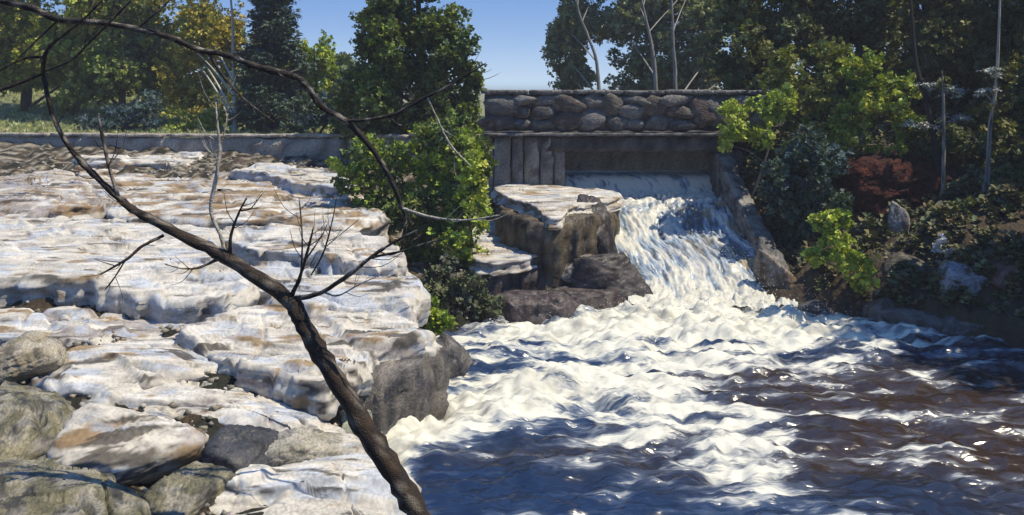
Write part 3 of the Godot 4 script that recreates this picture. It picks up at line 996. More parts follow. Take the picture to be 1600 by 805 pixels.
	slab("rock_slab", "cream slab capping the middle plum coloured block", [[735, 358], [790, 344], [842, 368], [858, 390], [800, 408], [745, 405]], {"seed": 44.0, "d": 20.2, "y": 1.1, "th": 0.24, "rim": 0.05, "wig": 0.7, "lump": 0.03, "crack": 0.04, "violet": 0.3, "ochre": 0.2, "dark": 0.05, "na": 90})
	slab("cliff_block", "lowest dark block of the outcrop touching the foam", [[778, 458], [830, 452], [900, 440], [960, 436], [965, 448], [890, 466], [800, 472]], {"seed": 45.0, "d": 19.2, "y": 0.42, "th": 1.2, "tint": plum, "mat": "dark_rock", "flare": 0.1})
	stone("boulder", "jagged black boulder at the foot of the chute", 945, 442, 20.0, Vector3(0.95, 0.8, 0.7), black, 71, "dark_rock", Vector3(0, 0.3, -0.5), 12.0)
	stone("boulder", "upright dark boulder between the brown block and chute", 924, 378, 21.3, Vector3(0.5, 0.95, 0.7), black, 73, "dark_rock", Vector3(0, 0.2, 0.1), 14.0)
	stone("boulder", "low dark boulder splashed by foam below the outcrop", 890, 482, 19.0, Vector3(0.75, 0.35, 0.5), black, 75, "dark_rock", Vector3(0, 0.6, 0.1), 10.0)
	stone("boulder", "leaning pale edged slab fallen against the jagged black boulder", 905, 420, 19.9, Vector3(0.5, 0.2, 0.4), dark_rock(Color(0.16, 0.14, 0.13), Color(0.34, 0.31, 0.28), Color(0.06, 0.05, 0.05), 31.0, 0.4), 77, "dark_rock", Vector3(0.2, 0.3, 0.5), 14.0)
	# wall of rock right of the chute
	stone("boulder", "rust edged rock at the toe of the sloping wing wall", 1216, 446, 20.0, Vector3(0.3, 0.5, 0.5), dark_rock(Color(0.12, 0.08, 0.055), Color(0.22, 0.18, 0.14), Color(0.06, 0.045, 0.04), 37.0, 0.2), 83, "dark_rock", Vector3(0, 0.5, 0.22), 12.0)
	# right bank
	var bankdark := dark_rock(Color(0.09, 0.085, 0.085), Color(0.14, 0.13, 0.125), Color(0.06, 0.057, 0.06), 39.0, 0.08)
	var r := RandomNumberGenerator.new()
	r.seed = 88
	var edge := [[1225, 470, 19.6], [1275, 476, 19.3], [1330, 478, 18.9], [1385, 486, 18.4], [1440, 496, 17.8], [1500, 506, 17.3], [1555, 514, 16.8], [1605, 520, 16.5]]
	for e in edge:
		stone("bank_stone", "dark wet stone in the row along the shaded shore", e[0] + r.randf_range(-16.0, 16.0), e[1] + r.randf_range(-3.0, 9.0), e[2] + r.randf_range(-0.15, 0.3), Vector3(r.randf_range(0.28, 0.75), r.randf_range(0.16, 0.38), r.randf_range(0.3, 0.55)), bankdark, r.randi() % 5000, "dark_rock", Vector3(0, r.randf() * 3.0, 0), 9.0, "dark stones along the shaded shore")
	stone("boulder", "lilac grey boulder low on the shaded bank", 1500, 448, 18.0, Vector3(0.52, 0.5, 0.45), dark_rock(Color(0.30, 0.29, 0.33), Color(0.38, 0.37, 0.42), Color(0.14, 0.13, 0.16), 43.0, 0.2), 91, "dark_rock", Vector3(0, 0.4, 0.1))
	stone("boulder", "reddish brown boulder at the end of the shaded bank", 1575, 440, 18.0, Vector3(0.66, 0.5, 0.5), dark_rock(Color(0.13, 0.06, 0.045), Color(0.18, 0.10, 0.08), Color(0.06, 0.03, 0.03), 45.0), 93, "dark_rock", Vector3(0, 0.1, 0.1))
	stone("boulder", "upright grey stone standing before the red earth", 1404, 352, 20.6, Vector3(0.3, 0.5, 0.3), dark_rock(Color(0.20, 0.19, 0.18), Color(0.28, 0.26, 0.25), Color(0.1, 0.09, 0.09), 47.0), 95, "dark_rock", Vector3(0, 0.4, -0.12))
	stone("boulder", "brown mossy boulder beside the sunlit low bush", 1420, 430, 19.0, Vector3(0.7, 0.4, 0.5), dark_rock(Color(0.07, 0.055, 0.045), Color(0.1, 0.085, 0.06), Color(0.035, 0.03, 0.028), 49.0), 97, "dark_rock")
	stone("earth_bank", "bare dark red earth bank under the trees", 1395, 300, 22.5, Vector3(1.9, 1.05, 0.8), dark_rock(Color(0.06, 0.014, 0.01), Color(0.085, 0.02, 0.013), Color(0.035, 0.012, 0.01), 51.0), 99, "soil", Vector3(0, 0.2, -0.12), 4.0, "", 0.13)
	var eb := get_node("earth_bank")
	eb.set_meta("category", "earth bank")

# ------------------------------------------------------------------ bare trees in front
func bough(parent: Node3D, called: String, pts: Array, bt: Callable, sides := 7) -> void:
	var path := []
	for p in pts:
		path.append([wp(p[0], p[1], p[2]) - parent.position, p[3] * 0.39 * p[2] / F])
	var stem := put(called, tube(path, sides, bt, 0.3), M.bark, parent)
	# fine bare twigs leaving the outer part of it
	var sp := smooth_path(path, 5)
	var n := clampi(pts.size(), 2, 9) if called != "trunk" else 5
	for i in n:
		var k := int(lerpf(sp.size() * 0.4, sp.size() - 2, rng.randf()))
		var p: Vector3 = sp[k][0]
		var along: Vector3 = (sp[k + 1][0] - sp[k][0]).normalized()
		var out := along.cross(Vector3(rng.randfn(), rng.randfn(), rng.randfn())).normalized()
		var l := rng.randf_range(0.12, 0.42)
		var r0 := minf(sp[k][1] * 0.5, 0.006)
		var q := p + (along * 0.7 + out * 0.8) * l * 0.5
		put("twig", tube([[p, r0], [q, r0 * 0.7], [q + (along * 0.8 + out * 0.5 + Vector3(0, 0.35, 0)) * l * 0.5, r0 * 0.35]], 5, bt, 0.1, 3), M.bark, stem)

func build_bare_trees() -> void:
	var at := wp(705, 905, 7.5)
	at.y = ground_y(at.x, 7.5)
	var t := thing("leaning_tree", at, "bare dark leaning tree crossing in front of the granite slabs", "tree")
	var bt := bark_tint(Color(0.02, 0.015, 0.012), Color(0.06, 0.036, 0.022), Color(0.24, 0.21, 0.17), 0.14, 3.0)
	var bt2 := bark_tint(Color(0.018, 0.015, 0.013), Color(0.045, 0.035, 0.03), Color(0.30, 0.27, 0.23), 0.18, 8.0)
	var pale := bark_tint(Color(0.42, 0.39, 0.34), Color(0.58, 0.55, 0.48), Color(0.25, 0.21, 0.16), 0.1, 5.0)
	bough(t, "trunk", [[712, 935, 7.45, 58], [700, 885, 7.5, 52], [656, 806, 7.65, 45], [612, 735, 7.8, 42], [560, 652, 7.95, 40], [508, 565, 8.1, 36], [475, 510, 8.15, 32], [452, 470, 8.2, 30], [385, 422, 8.3, 27], [312, 382, 8.35, 22], [240, 345, 8.4, 18], [200, 322, 8.4, 14], [152, 278, 8.45, 12], [112, 235, 8.45, 11], [84, 185, 8.45, 9], [70, 130, 8.45, 8], [66, 98, 8.45, 7]], bt, 12)
	bough(t, "branch", [[187, 314, 8.4, 8], [172, 268, 8.42, 7], [160, 215, 8.44, 7], [152, 176, 8.46, 4]], bt2)
	bough(t, "branch", [[256, 368, 8.38, 7], [222, 385, 8.3, 6], [198, 405, 8.22, 6], [155, 430, 8.15, 3]], bt)
	bough(t, "branch", [[196, 406, 8.22, 4], [180, 432, 8.25, 3], [163, 454, 8.3, 2.5]], bt2)
	bough(t, "branch", [[340, 405, 8.33, 7], [312, 418, 8.25, 5], [285, 420, 8.2, 3], [255, 412, 8.15, 2]], bt2)
	bough(t, "branch", [[352, 405, 8.33, 9], [346, 372, 8.36, 8], [329, 328, 8.4, 7], [337, 280, 8.44, 8], [343, 232, 8.48, 7], [339, 190, 8.5, 5], [336, 148, 8.55, 3]], pale)
	bough(t, "branch", [[343, 232, 8.48, 3], [352, 200, 8.5, 2.5], [356, 185, 8.5, 2]], pale)
	bough(t, "branch", [[360, 405, 8.33, 9], [360, 372, 8.3, 6], [372, 335, 8.28, 5], [386, 308, 8.25, 3]], bt)
	bough(t, "branch", [[376, 330, 8.28, 3], [390, 327, 8.27, 3], [404, 324, 8.26, 2]], bt2)
	bough(t, "branch", [[452, 468, 8.2, 11], [466, 440, 8.15, 8], [474, 415, 8.13, 6], [484, 378, 8.1, 5], [490, 354, 8.1, 2.5]], bt)
	bough(t, "branch", [[476, 408, 8.13, 4], [492, 385, 8.1, 3], [507, 362, 8.1, 2]], bt2)
	bough(t, "branch", [[470, 430, 8.15, 4], [472, 370, 8.2, 4], [467, 308, 8.25, 2.5]], bt2)
	bough(t, "branch", [[486, 430, 8.13, 3], [505, 395, 8.1, 3.5], [518, 350, 8.1, 3], [526, 308, 8.1, 2]], bt2)
	bough(t, "branch", [[510, 385, 8.1, 2.5], [530, 368, 8.05, 2], [562, 342, 8.0, 1.6]], pale)
	bough(t, "branch", [[455, 468, 8.2, 12], [500, 458, 8.1, 9], [545, 430, 8.0, 9], [585, 398, 7.95, 7], [620, 376, 7.9, 5], [655, 358, 7.85, 3]], bt2)
	bough(t, "branch", [[580, 402, 7.95, 6], [630, 392, 7.9, 4], [665, 380, 7.85, 3], [700, 373, 7.8, 2]], bt2)
	bough(t, "branch", [[505, 456, 8.1, 5], [528, 462, 8.0, 4], [560, 445, 7.95, 3], [590, 432, 7.9, 2]], pale)
	bough(t, "branch", [[68, 106, 8.45, 6], [70, 88, 8.42, 8], [82, 68, 8.4, 8], [100, 54, 8.38, 6], [130, 30, 8.35, 4], [165, -5, 8.3, 3]], bt)
	bough(t, "branch", [[68, 90, 8.43, 6], [45, 90, 8.4, 5], [18, 100, 8.38, 4], [-15, 120, 8.35, 3]], bt)
	bough(t, "branch", [[70, 114, 8.45, 5], [45, 124, 8.42, 7], [14, 136, 8.4, 7], [-20, 150, 8.4, 5]], bt)
	bough(t, "branch", [[70, 112, 8.45, 4], [110, 95, 8.42, 4], [140, 66, 8.4, 4], [172, 34, 8.35, 4], [205, 0, 8.3, 3]], bt)

	# the second bare tree stands outside the frame at the left; its bough hangs across
	var at2 := wp(-190, 700, 8.8)
	at2.y = ground_y(at2.x, 8.8)
	var u := thing("overhanging_tree", at2, "bare tree whose long crooked bough hangs over the bank from above", "tree")
	bough(u, "trunk", [[-190, 860, 8.8, 62], [-185, 640, 8.8, 50], [-170, 400, 8.7, 44], [-140, 180, 8.6, 38], [-100, 20, 8.5, 30], [-80, -200, 8.4, 22], [-60, -500, 8.4, 10]], bt2, 11)
	bough(u, "bough", [[-118, 60, 8.52, 20], [-40, 0, 8.45, 16], [40, 10, 8.4, 14], [90, 30, 8.4, 14], [150, 35, 8.4, 12], [215, 45, 8.42, 12], [270, 60, 8.45, 11], [310, 78, 8.5, 12], [350, 85, 8.5, 12], [400, 104, 8.55, 14], [450, 117, 8.6, 15], [475, 130, 8.62, 14], [502, 166, 8.65, 12], [540, 190, 8.7, 14], [576, 226, 8.75, 12], [605, 270, 8.8, 11], [625, 316, 8.85, 9], [633, 350, 8.9, 7], [628, 388, 8.95, 4]], bt2, 10)
	bough(u, "branch", [[326, 82, 8.5, 7], [342, 110, 8.45, 6], [372, 146, 8.4, 4], [400, 170, 8.35, 3], [430, 192, 8.3, 1.8]], bt)
	bough(u, "branch", [[540, 189, 8.7, 8], [575, 187, 8.65, 7], [618, 178, 8.6, 8], [660, 155, 8.55, 7], [705, 132, 8.5, 5], [760, 98, 8.4, 2.5]], bt2)
	bough(u, "branch", [[608, 181, 8.61, 4], [622, 195, 8.55, 4], [642, 196, 8.5, 2]], bt2)
	bough(u, "branch", [[667, 150, 8.54, 4], [685, 190, 8.5, 4], [705, 228, 8.45, 4], [738, 262, 8.4, 2]], pale)
	bough(u, "branch", [[630, 326, 8.86, 6], [660, 336, 8.8, 6], [690, 342, 8.75, 5], [730, 344, 8.7, 4], [782, 336, 8.6, 2.5]], pale)
	bough(u, "branch", [[214, 45, 8.42, 4], [232, 30, 8.4, 4], [262, 4, 8.38, 3], [280, -20, 8.36, 2]], bt)
	bough(u, "branch", [[92, 31, 8.4, 4], [60, 60, 8.38, 4], [22, 98, 8.35, 2]], bt)
	bough(u, "branch", [[-80, -160, 8.4, 14], [-20, -260, 8.3, 9], [60, -330, 8.2, 5], [120, -420, 8.2, 3]], bt2)

# ------------------------------------------------------------------ living trees and bushes
func build_trees() -> void:
	var olive := [Color(0.315, 0.367, 0.0525), Color(0.231, 0.294, 0.0525), Color(0.399, 0.399, 0.0735), Color(0.179, 0.221, 0.084)]
	var ochre := [Color(0.36, 0.34, 0.075), Color(0.42, 0.32, 0.055), Color(0.28, 0.30, 0.075), Color(0.38, 0.36, 0.09)]
	var teal := [Color(0.063, 0.105, 0.105), Color(0.0882, 0.126, 0.084), Color(0.063, 0.101, 0.126), Color(0.101, 0.126, 0.084)]
	var lime := [Color(0.357, 0.441, 0.063), Color(0.252, 0.336, 0.0525), Color(0.483, 0.525, 0.105), Color(0.147, 0.21, 0.0462)]
	var mixed := [Color(0.084, 0.126, 0.0945), Color(0.126, 0.179, 0.042), Color(0.105, 0.126, 0.042), Color(0.336, 0.441, 0.063), Color(0.189, 0.231, 0.063)]
	var lilac := [Color(0.315, 0.284, 0.189), Color(0.252, 0.273, 0.126), Color(0.21, 0.231, 0.126), Color(0.294, 0.273, 0.116)]
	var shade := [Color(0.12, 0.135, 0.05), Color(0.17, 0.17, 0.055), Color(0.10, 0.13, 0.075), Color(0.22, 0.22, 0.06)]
	var white_bark := bark_tint(Color(0.55, 0.53, 0.47), Color(0.66, 0.64, 0.58), Color(0.2, 0.18, 0.15), 0.1, 2.0)
	var grey_bark := bark_tint(Color(0.30, 0.29, 0.27), Color(0.42, 0.40, 0.37), Color(0.12, 0.11, 0.1), 0.12, 6.0)
	var dark_bark := bark_tint(Color(0.025, 0.023, 0.024), Color(0.045, 0.04, 0.042), Color(0.12, 0.12, 0.12), 0.05, 9.0)
	var far := "trees beyond the grey wall"
	# left, behind the wall
	tree("leafy_tree", "broad moss green tree over the pale grassy rise", "tree", far, [40, 37.0], [[60, 40, 120, 75], [-40, 30, 90, 90], [130, 85, 80, 50], [60, -70, 120, 70], [185, 20, 70, 60], [30, 105, 70, 35]], 36.0, {"pal": olive, "seed": 1, "size": 0.19, "dense": 70, "clumps": 11, "r": 0.22})
	tree("leafy_tree", "green tree with blue-dark lower boughs beside the ochre birch", "tree", far, [190, 35.0], [[180, 110, 70, 50], [130, 140, 55, 40], [215, 60, 55, 55], [190, -30, 70, 60]], 35.0, {"pal": [olive[0], olive[3], teal[1]], "seed": 2, "size": 0.17, "dense": 60, "r": 0.16})
	tree("birch_tree", "ochre yellow birch with a thin white trunk behind the wall", "tree", far, [367, 30.9], [[300, 40, 75, 60], [360, 60, 50, 60], [290, 110, 60, 50], [330, -60, 80, 70], [310, 155, 55, 35]], 34.5, {"pal": ochre, "seed": 3, "size": 0.15, "dense": 42, "clumps": 10, "r": 0.11, "spine_d": 31.2, "spine": [[366, 150], [364, 80], [362, 15], [350, -90]], "bark": white_bark})
	tree("birch_tree", "slender yellow birch rising behind the ochre one", "tree", far, [255, 38.0], [[250, 60, 60, 70], [240, -30, 60, 60], [265, 130, 45, 50]], 38.0, {"pal": [ochre[2], ochre[0], olive[2]], "seed": 4, "size": 0.16, "dense": 40, "r": 0.11, "bark": white_bark})
	tree("dark_bush", "blue-green bush against the far side of the grey wall", "bush", "", [190, 31.5], [[170, 180, 50, 32], [225, 178, 35, 34]], 31.5, {"pal": [teal[0], teal[2], Color(0.063, 0.105, 0.126)], "seed": 5, "size": 0.13, "dense": 70, "r": 0.05, "limbs": 4})
	tree("yellow_bush", "yellow-green bush at the foot of the ochre birch", "bush", "", [300, 31.0], [[290, 192, 40, 20], [330, 188, 30, 24]], 31.0, {"pal": [lime[1], ochre[2], olive[2]], "seed": 6, "size": 0.12, "dense": 60, "r": 0.04, "limbs": 4})
	tree("spruce_tree", "dark blue-green conifer standing right behind the white birch trunk", "tree", far, [420, 31.0], [[415, 165, 55, 45], [425, 105, 52, 45], [430, 45, 48, 45], [430, -20, 40, 45], [430, -90, 28, 45]], 31.0, {"pal": teal, "seed": 7, "size": 0.2, "dense": 95, "kind": "needle", "mat": "needle", "clumps": 14, "r": 0.15})
	tree("young_tree", "small yellow-green tree between the conifer and the tall bushy one", "tree", far, [495, 34.0], [[490, 95, 34, 45], [510, 150, 30, 40], [470, 150, 28, 40]], 34.0, {"pal": [ochre[2], lime[1], olive[0], ochre[0]], "seed": 8, "size": 0.15, "dense": 55, "r": 0.08})
	tree("dark_bush", "slate dark bush at the wall below the yellow-green tree", "bush", "", [500, 30.0], [[480, 185, 45, 28], [530, 170, 35, 40]], 30.0, {"pal": teal, "seed": 9, "size": 0.14, "dense": 70, "r": 0.05, "limbs": 4})
	tree("leafy_tree", "far grey-green tree closing the gap behind the left trees", "tree", far, [330, 46.0], [[330, 110, 70, 60], [420, 120, 70, 60], [230, 120, 70, 60], [120, 120, 80, 50], [500, 130, 60, 50]], 46.0, {"pal": [olive[3], teal[1], olive[1]], "seed": 15, "size": 0.24, "dense": 50, "r": 0.15})
	# centre
	tree("bushy_tree", "tall dense dark tree at the bridge end, sunny on one flank", "tree", "", [650, 27.5], [[650, 30, 72, 50], [690, 80, 55, 50], [610, 90, 62, 55], [590, 160, 58, 55], [690, 150, 55, 55], [650, 210, 75, 50], [650, -40, 50, 45], [565, 200, 48, 45], [725, 190, 35, 40], [552, 140, 34, 36], [590, 50, 40, 40], [735, 120, 25, 30]], 27.0, {"pal": [Color(0.0735, 0.105, 0.063), Color(0.116, 0.168, 0.0378), Color(0.0945, 0.116, 0.0462), Color(0.189, 0.242, 0.042), Color(0.084, 0.0945, 0.063)], "seed": 10, "size": 0.15, "dense": 90, "clumps": 11, "r": 0.2})
	tree("leafy_bush", "large overhanging bush of dark and bright green in the crevice", "bush", "", [660, 21.5], [[640, 290, 75, 60], [560, 260, 55, 45], [700, 340, 60, 60], [735, 260, 40, 50], [650, 400, 40, 40], [720, 410, 40, 40], [590, 330, 45, 35], [690, 215, 50, 40]], 20.8, {"pal": mixed, "seed": 11, "size": 0.125, "dense": 75, "clumps": 11, "r": 0.09, "limbs": 12, "deep": 0.8})
	tree("bright_bush", "sunny lime green spray in front of the bridge abutment", "bush", "", [738, 20.6], [[735, 290, 32, 45], [745, 330, 26, 35], [720, 245, 28, 35], [705, 380, 34, 30], [748, 410, 24, 24]], 19.9, {"pal": lime, "seed": 12, "size": 0.12, "dense": 40, "clumps": 7, "r": 0.05, "limbs": 8})
	tree("grass_tuft", "yellow-green leafy tuft on the corner above the pool", "plant", "", [672, 16.0], [[672, 488, 22, 22], [690, 500, 16, 18], [668, 510, 14, 14]], 15.6, {"pal": [lime[0], lime[1], lime[3]], "seed": 13, "size": 0.12, "dense": 40, "clumps": 6, "r": 0.02, "limbs": 5})
	tree("dark_bush", "black-green scrub filling the crevice between slabs and outcrop", "bush", "", [700, 18.3], [[690, 440, 40, 36], [735, 455, 40, 34], [700, 490, 34, 22], [760, 480, 24, 20], [665, 465, 24, 26]], 18.0, {"pal": [Color(0.084, 0.105, 0.0525), Color(0.105, 0.116, 0.063), Color(0.0735, 0.0945, 0.084)], "mat": "needle", "seed": 14, "size": 0.11, "dense": 75, "clumps": 9, "r": 0.04, "limbs": 5})
	# far right of the bridge, hazy
	var hz := "pale misty trees beyond the bridge"
	tree("misty_tree", "grey-green tree edging the open sky beyond the bridge", "tree", hz, [938, 40.0], [[885, 60, 40, 55], [925, 15, 55, 50], [905, 115, 50, 35], [930, -70, 60, 60]], 44.0, {"pal": lilac, "seed": 21, "size": 0.2, "dense": 60, "clumps": 11, "r": 0.12, "spine_d": 40.0, "spine": [[934, 110], [920, 60], [905, 20], [895, -30]], "bark": grey_bark})
	tree("misty_tree", "hazy olive tree with a thin pale trunk beyond the bridge", "tree", hz, [1028, 38.0], [[985, 50, 55, 60], [1010, 115, 60, 35], [1030, 0, 60, 60], [1020, -80, 60, 60]], 42.0, {"pal": [lilac[1], lilac[2], lilac[0]], "seed": 22, "size": 0.19, "dense": 55, "clumps": 11, "r": 0.13, "spine_d": 38.0, "spine": [[1024, 120], [1018, 70], [1005, 10], [998, -30]], "bark": grey_bark})
	tree("misty_tree", "olive grey tree closing the row beyond the bridge", "tree", hz, [1056, 36.0], [[1080, 70, 55, 60], [1060, 120, 50, 30], [1090, -10, 55, 60], [1110, 120, 40, 40]], 40.0, {"pal": [lilac[3], lilac[1], lilac[2]], "seed": 23, "size": 0.18, "dense": 60, "clumps": 11, "r": 0.12, "spine_d": 36.0, "spine": [[1055, 120], [1052, 70], [1050, 10], [1046, -30]], "bark": grey_bark})
	# right forest
	var wood := "trees of the dark wood on the right bank"
	tree("forest_tree", "unseen broad tree added downstream to shade the right bank", "tree", wood, [1800, 17.0], [[1800, 60, 130, 120], [1760, 200, 110, 110], [1880, 180, 120, 120], [1780, -120, 130, 130]], 17.0, {"pal": shade, "seed": 51, "size": 0.26, "dense": 42, "r": 0.2})  # out of view, added to cast shadow over the right bank
	tree("forest_tree", "second unseen broad tree added further downstream for its shadow", "tree", wood, [2050, 14.5], [[2050, 0, 150, 150], [1990, 170, 140, 130], [2130, 150, 140, 140], [2040, -200, 140, 150]], 14.5, {"pal": shade, "seed": 52, "size": 0.26, "dense": 36, "r": 0.2})  # also unseen, put there for its shadow
	tree("forest_tree", "unseen leaning tree added so its crown shades the dark shore", "tree", wood, [1850, 21.0], [[1830, 40, 100, 110], [1760, -60, 100, 100], [1900, -80, 110, 110], [1820, 170, 100, 90], [1720, 60, 70, 80]], 20.5, {"pal": shade, "seed": 56, "size": 0.24, "dense": 42, "r": 0.2})  # third unseen tree, added to darken the shore
	tree("dark_bush", "dull green thicket at the far end of the bridge deck", "bush", "", [1255, 27.0], [[1240, 175, 50, 40], [1300, 190, 50, 45], [1210, 150, 35, 35]], 26.5, {"pal": shade, "seed": 53, "size": 0.14, "dense": 70, "r": 0.05, "limbs": 5})
	tree("sapling", "olive sapling spreading its sunny boughs over the parapet end", "tree", "", [1265, 24.0], [[1230, 110, 40, 36], [1280, 140, 40, 40], [1260, 200, 42, 36], [1300, 90, 38, 36], [1215, 165, 28, 26], [1310, 250, 30, 30]], 23.4, {"pal": [Color(0.158, 0.179, 0.0546), Color(0.231, 0.242, 0.063), Color(0.116, 0.137, 0.0525)], "seed": 55, "size": 0.13, "dense": 46, "clumps": 9, "r": 0.06, "limbs": 8})
	tree("dark_bush", "dusky thicket behind the slim trunks", "bush", "", [1520, 24.5], [[1500, 230, 70, 60], [1570, 260, 60, 70], [1440, 215, 45, 40]], 24.3, {"pal": [shade[0], shade[2]], "seed": 54, "size": 0.14, "dense": 70, "r": 0.05, "limbs": 5})
	tree("forest_tree", "dull green tree at the far end of the bridge parapet", "tree", wood, [1175, 29.0], [[1160, 60, 60, 65], [1200, 120, 60, 50], [1150, 120, 40, 40], [1180, -40, 70, 70], [1230, 50, 50, 60]], 28.0, {"pal": shade + [Color(0.273, 0.315, 0.063)], "seed": 31, "size": 0.16, "dense": 75, "clumps": 11, "r": 0.16})
	tree("forest_tree", "olive tree with gaps of blue sky behind the sunlit sapling", "tree", wood, [1300, 29.5], [[1280, 60, 60, 60], [1340, 20, 60, 55], [1290, 150, 60, 55], [1370, 90, 60, 60], [1330, -80, 80, 70], [1250, -20, 50, 60]], 28.5, {"pal": shade, "seed": 32, "size": 0.16, "dense": 70, "clumps": 11, "r": 0.17})
	tree("forest_tree", "deep shaded tree filling the corner of the wood", "tree", wood, [1500, 27.5], [[1480, 60, 75, 70], [1570, 100, 70, 80], [1500, 170, 80, 60], [1560, -20, 90, 80], [1450, -60, 80, 70], [1600, 220, 60, 60]], 26.5, {"pal": [shade[0], shade[1], shade[2]], "seed": 33, "size": 0.16, "dense": 80, "clumps": 12, "r": 0.2})
	tree("forest_tree", "tall dark tree crowding behind the deep shaded one", "tree", wood, [1430, 32.0], [[1420, 60, 80, 70], [1400, 160, 70, 60], [1440, -60, 80, 80], [1500, 100, 70, 70], [1340, 190, 70, 50]], 31.0, {"pal": [shade[0], shade[1], shade[2]], "seed": 34, "size": 0.18, "dense": 80, "clumps": 12, "r": 0.2})
	tree("forest_tree", "dim understory tree by the end of the wood", "tree", wood, [1640, 22.0], [[1640, 100, 70, 90], [1680, 220, 80, 90], [1650, -60, 90, 90], [1620, 300, 50, 60]], 22.0, {"pal": [shade[0], shade[2], shade[1]], "seed": 35, "size": 0.15, "dense": 70, "clumps": 11, "r": 0.18})
	tree("sapling", "sunlit yellow-green sapling before the dark wood", "tree", "", [1345, 23.8], [[1395, 150, 34, 40], [1350, 175, 30, 40], [1370, 235, 45, 28], [1320, 200, 28, 40], [1415, 195, 22, 26], [1340, 110, 35, 30]], 23.0, {"pal": [lime[1], lime[3], Color(0.42, 0.462, 0.084), olive[2]], "seed": 36, "size": 0.13, "dense": 60, "clumps": 9, "r": 0.05, "bark": grey_bark, "spine": [[1350, 320], [1346, 250], [1352, 150]]})
	tree("bright_bush", "sunlit lime bush hanging over the bridge end", "bush", "", [1160, 23.2], [[1160, 182, 38, 28], [1142, 218, 26, 24], [1192, 208, 32, 28], [1205, 172, 30, 22], [1225, 150, 26, 20]], 22.6, {"pal": lime, "seed": 37, "size": 0.12, "dense": 55, "clumps": 8, "r": 0.04, "limbs": 6, "bark": grey_bark})
	tree("dark_bush", "dark teal thicket beside the sloping wing wall", "bush", "", [1235, 22.6], [[1232, 270, 45, 50], [1270, 250, 50, 50], [1250, 340, 50, 50], [1240, 400, 30, 45], [1290, 320, 35, 45], [1270, 420, 40, 35]], 21.6, {"pal": [teal[0], teal[1], teal[2], shade[0]], "seed": 38, "size": 0.13, "dense": 75, "clumps": 11, "r": 0.06, "limbs": 9})
	tree("bright_bush", "sunlit low bush leaning over the dark shore water", "bush", "", [1330, 19.0], [[1300, 385, 36, 28], [1335, 410, 34, 32], [1290, 350, 22, 18], [1350, 435, 24, 20], [1310, 345, 26, 16], [1275, 400, 14, 12]], 18.4, {"pal": [lime[0], lime[2], lime[1], lime[3]], "seed": 39, "size": 0.10, "dense": 60, "clumps": 8, "r": 0.03, "limbs": 8, "bark": bark_tint(Color(0.25, 0.19, 0.1), Color(0.36, 0.29, 0.17), Color(0.15, 0.1, 0.06), 0.1)})
	tree("dark_bush", "shadowy undergrowth behind the lilac grey boulder", "bush", "", [1520, 20.5], [[1490, 370, 55, 50], [1550, 360, 60, 60], [1430, 400, 40, 25], [1600, 330, 50, 80]], 20.2, {"pal": [shade[0], shade[2], shade[1]], "seed": 40, "size": 0.12, "dense": 75, "clumps": 10, "r": 0.05, "limbs": 6})
	tree("flowering_plant", "small plant with white flower heads on the shaded bank", "plant", "", [1472, 18.9], [[1468, 378, 10, 9], [1478, 396, 8, 8], [1464, 388, 6, 6]], 18.7, {"pal": [Color(0.62, 0.62, 0.62), Color(0.62, 0.62, 0.62)], "mat": "pale_leaf", "seed": 41, "size": 0.05, "dense": 40, "clumps": 4, "r": 0.012, "limbs": 4, "part": "flower_heads"})
	# slim trunks standing before the wood
	tree("slim_tree", "slim black trunk with boughs coloured pale as if sunlit in the wood", "tree", "", [1474, 22.4], [[1450, 195, 40, 9], [1490, 185, 28, 8], [1450, 135, 26, 8], [1490, 142, 24, 10]], 22.2, {"pal": [Color(0.546, 0.567, 0.546), Color(0.42, 0.441, 0.42), Color(0.315, 0.357, 0.315)], "mat": "pale_leaf", "kind": "needle", "flat": true, "seed": 42, "size": 0.12, "dense": 30, "clumps": 10, "r": 0.12, "limbs": 60, "bark": dark_bark, "spine": [[1470, 300], [1455, 190], [1432, 100], [1424, 15], [1415, -80]]})  # pale needle colours paint in light caught by the boughs
	tree("slim_tree", "grey sapling trunk close beside the slim black trunk", "tree", "", [1472, 21.6], [[1475, 130, 16, 10]], 21.5, {"pal": shade, "seed": 43, "size": 0.1, "dense": 30, "clumps": 5, "r": 0.075, "limbs": 3, "bark": grey_bark, "spine": [[1474, 290], [1475, 210], [1474, 140], [1472, 110]]})
	tree("slim_tree", "pale birch trunk with one bough coloured pale as if sunlit at the wood's edge", "tree", "", [1545, 21.0], [[1535, 143, 22, 7], [1550, 112, 22, 8]], 21.0, {"pal": [Color(0.546, 0.567, 0.546), Color(0.42, 0.441, 0.42)], "mat": "pale_leaf", "kind": "needle", "flat": true, "seed": 44, "size": 0.1, "dense": 28, "clumps": 6, "r": 0.08, "limbs": 4, "bark": white_bark, "spine": [[1543, 280], [1548, 190], [1557, 130], [1562, 20], [1566, -80]]})  # bough paleness is painted in for caught light
	tree("slim_tree", "second pale stem forking from the foot of the birch", "tree", "", [1538, 20.8], [[1545, 165, 8, 8]], 20.9, {"pal": shade, "seed": 45, "size": 0.08, "dense": 20, "clumps": 3, "r": 0.05, "limbs": 2, "bark": grey_bark, "spine": [[1540, 290], [1546, 210], [1552, 160]]})

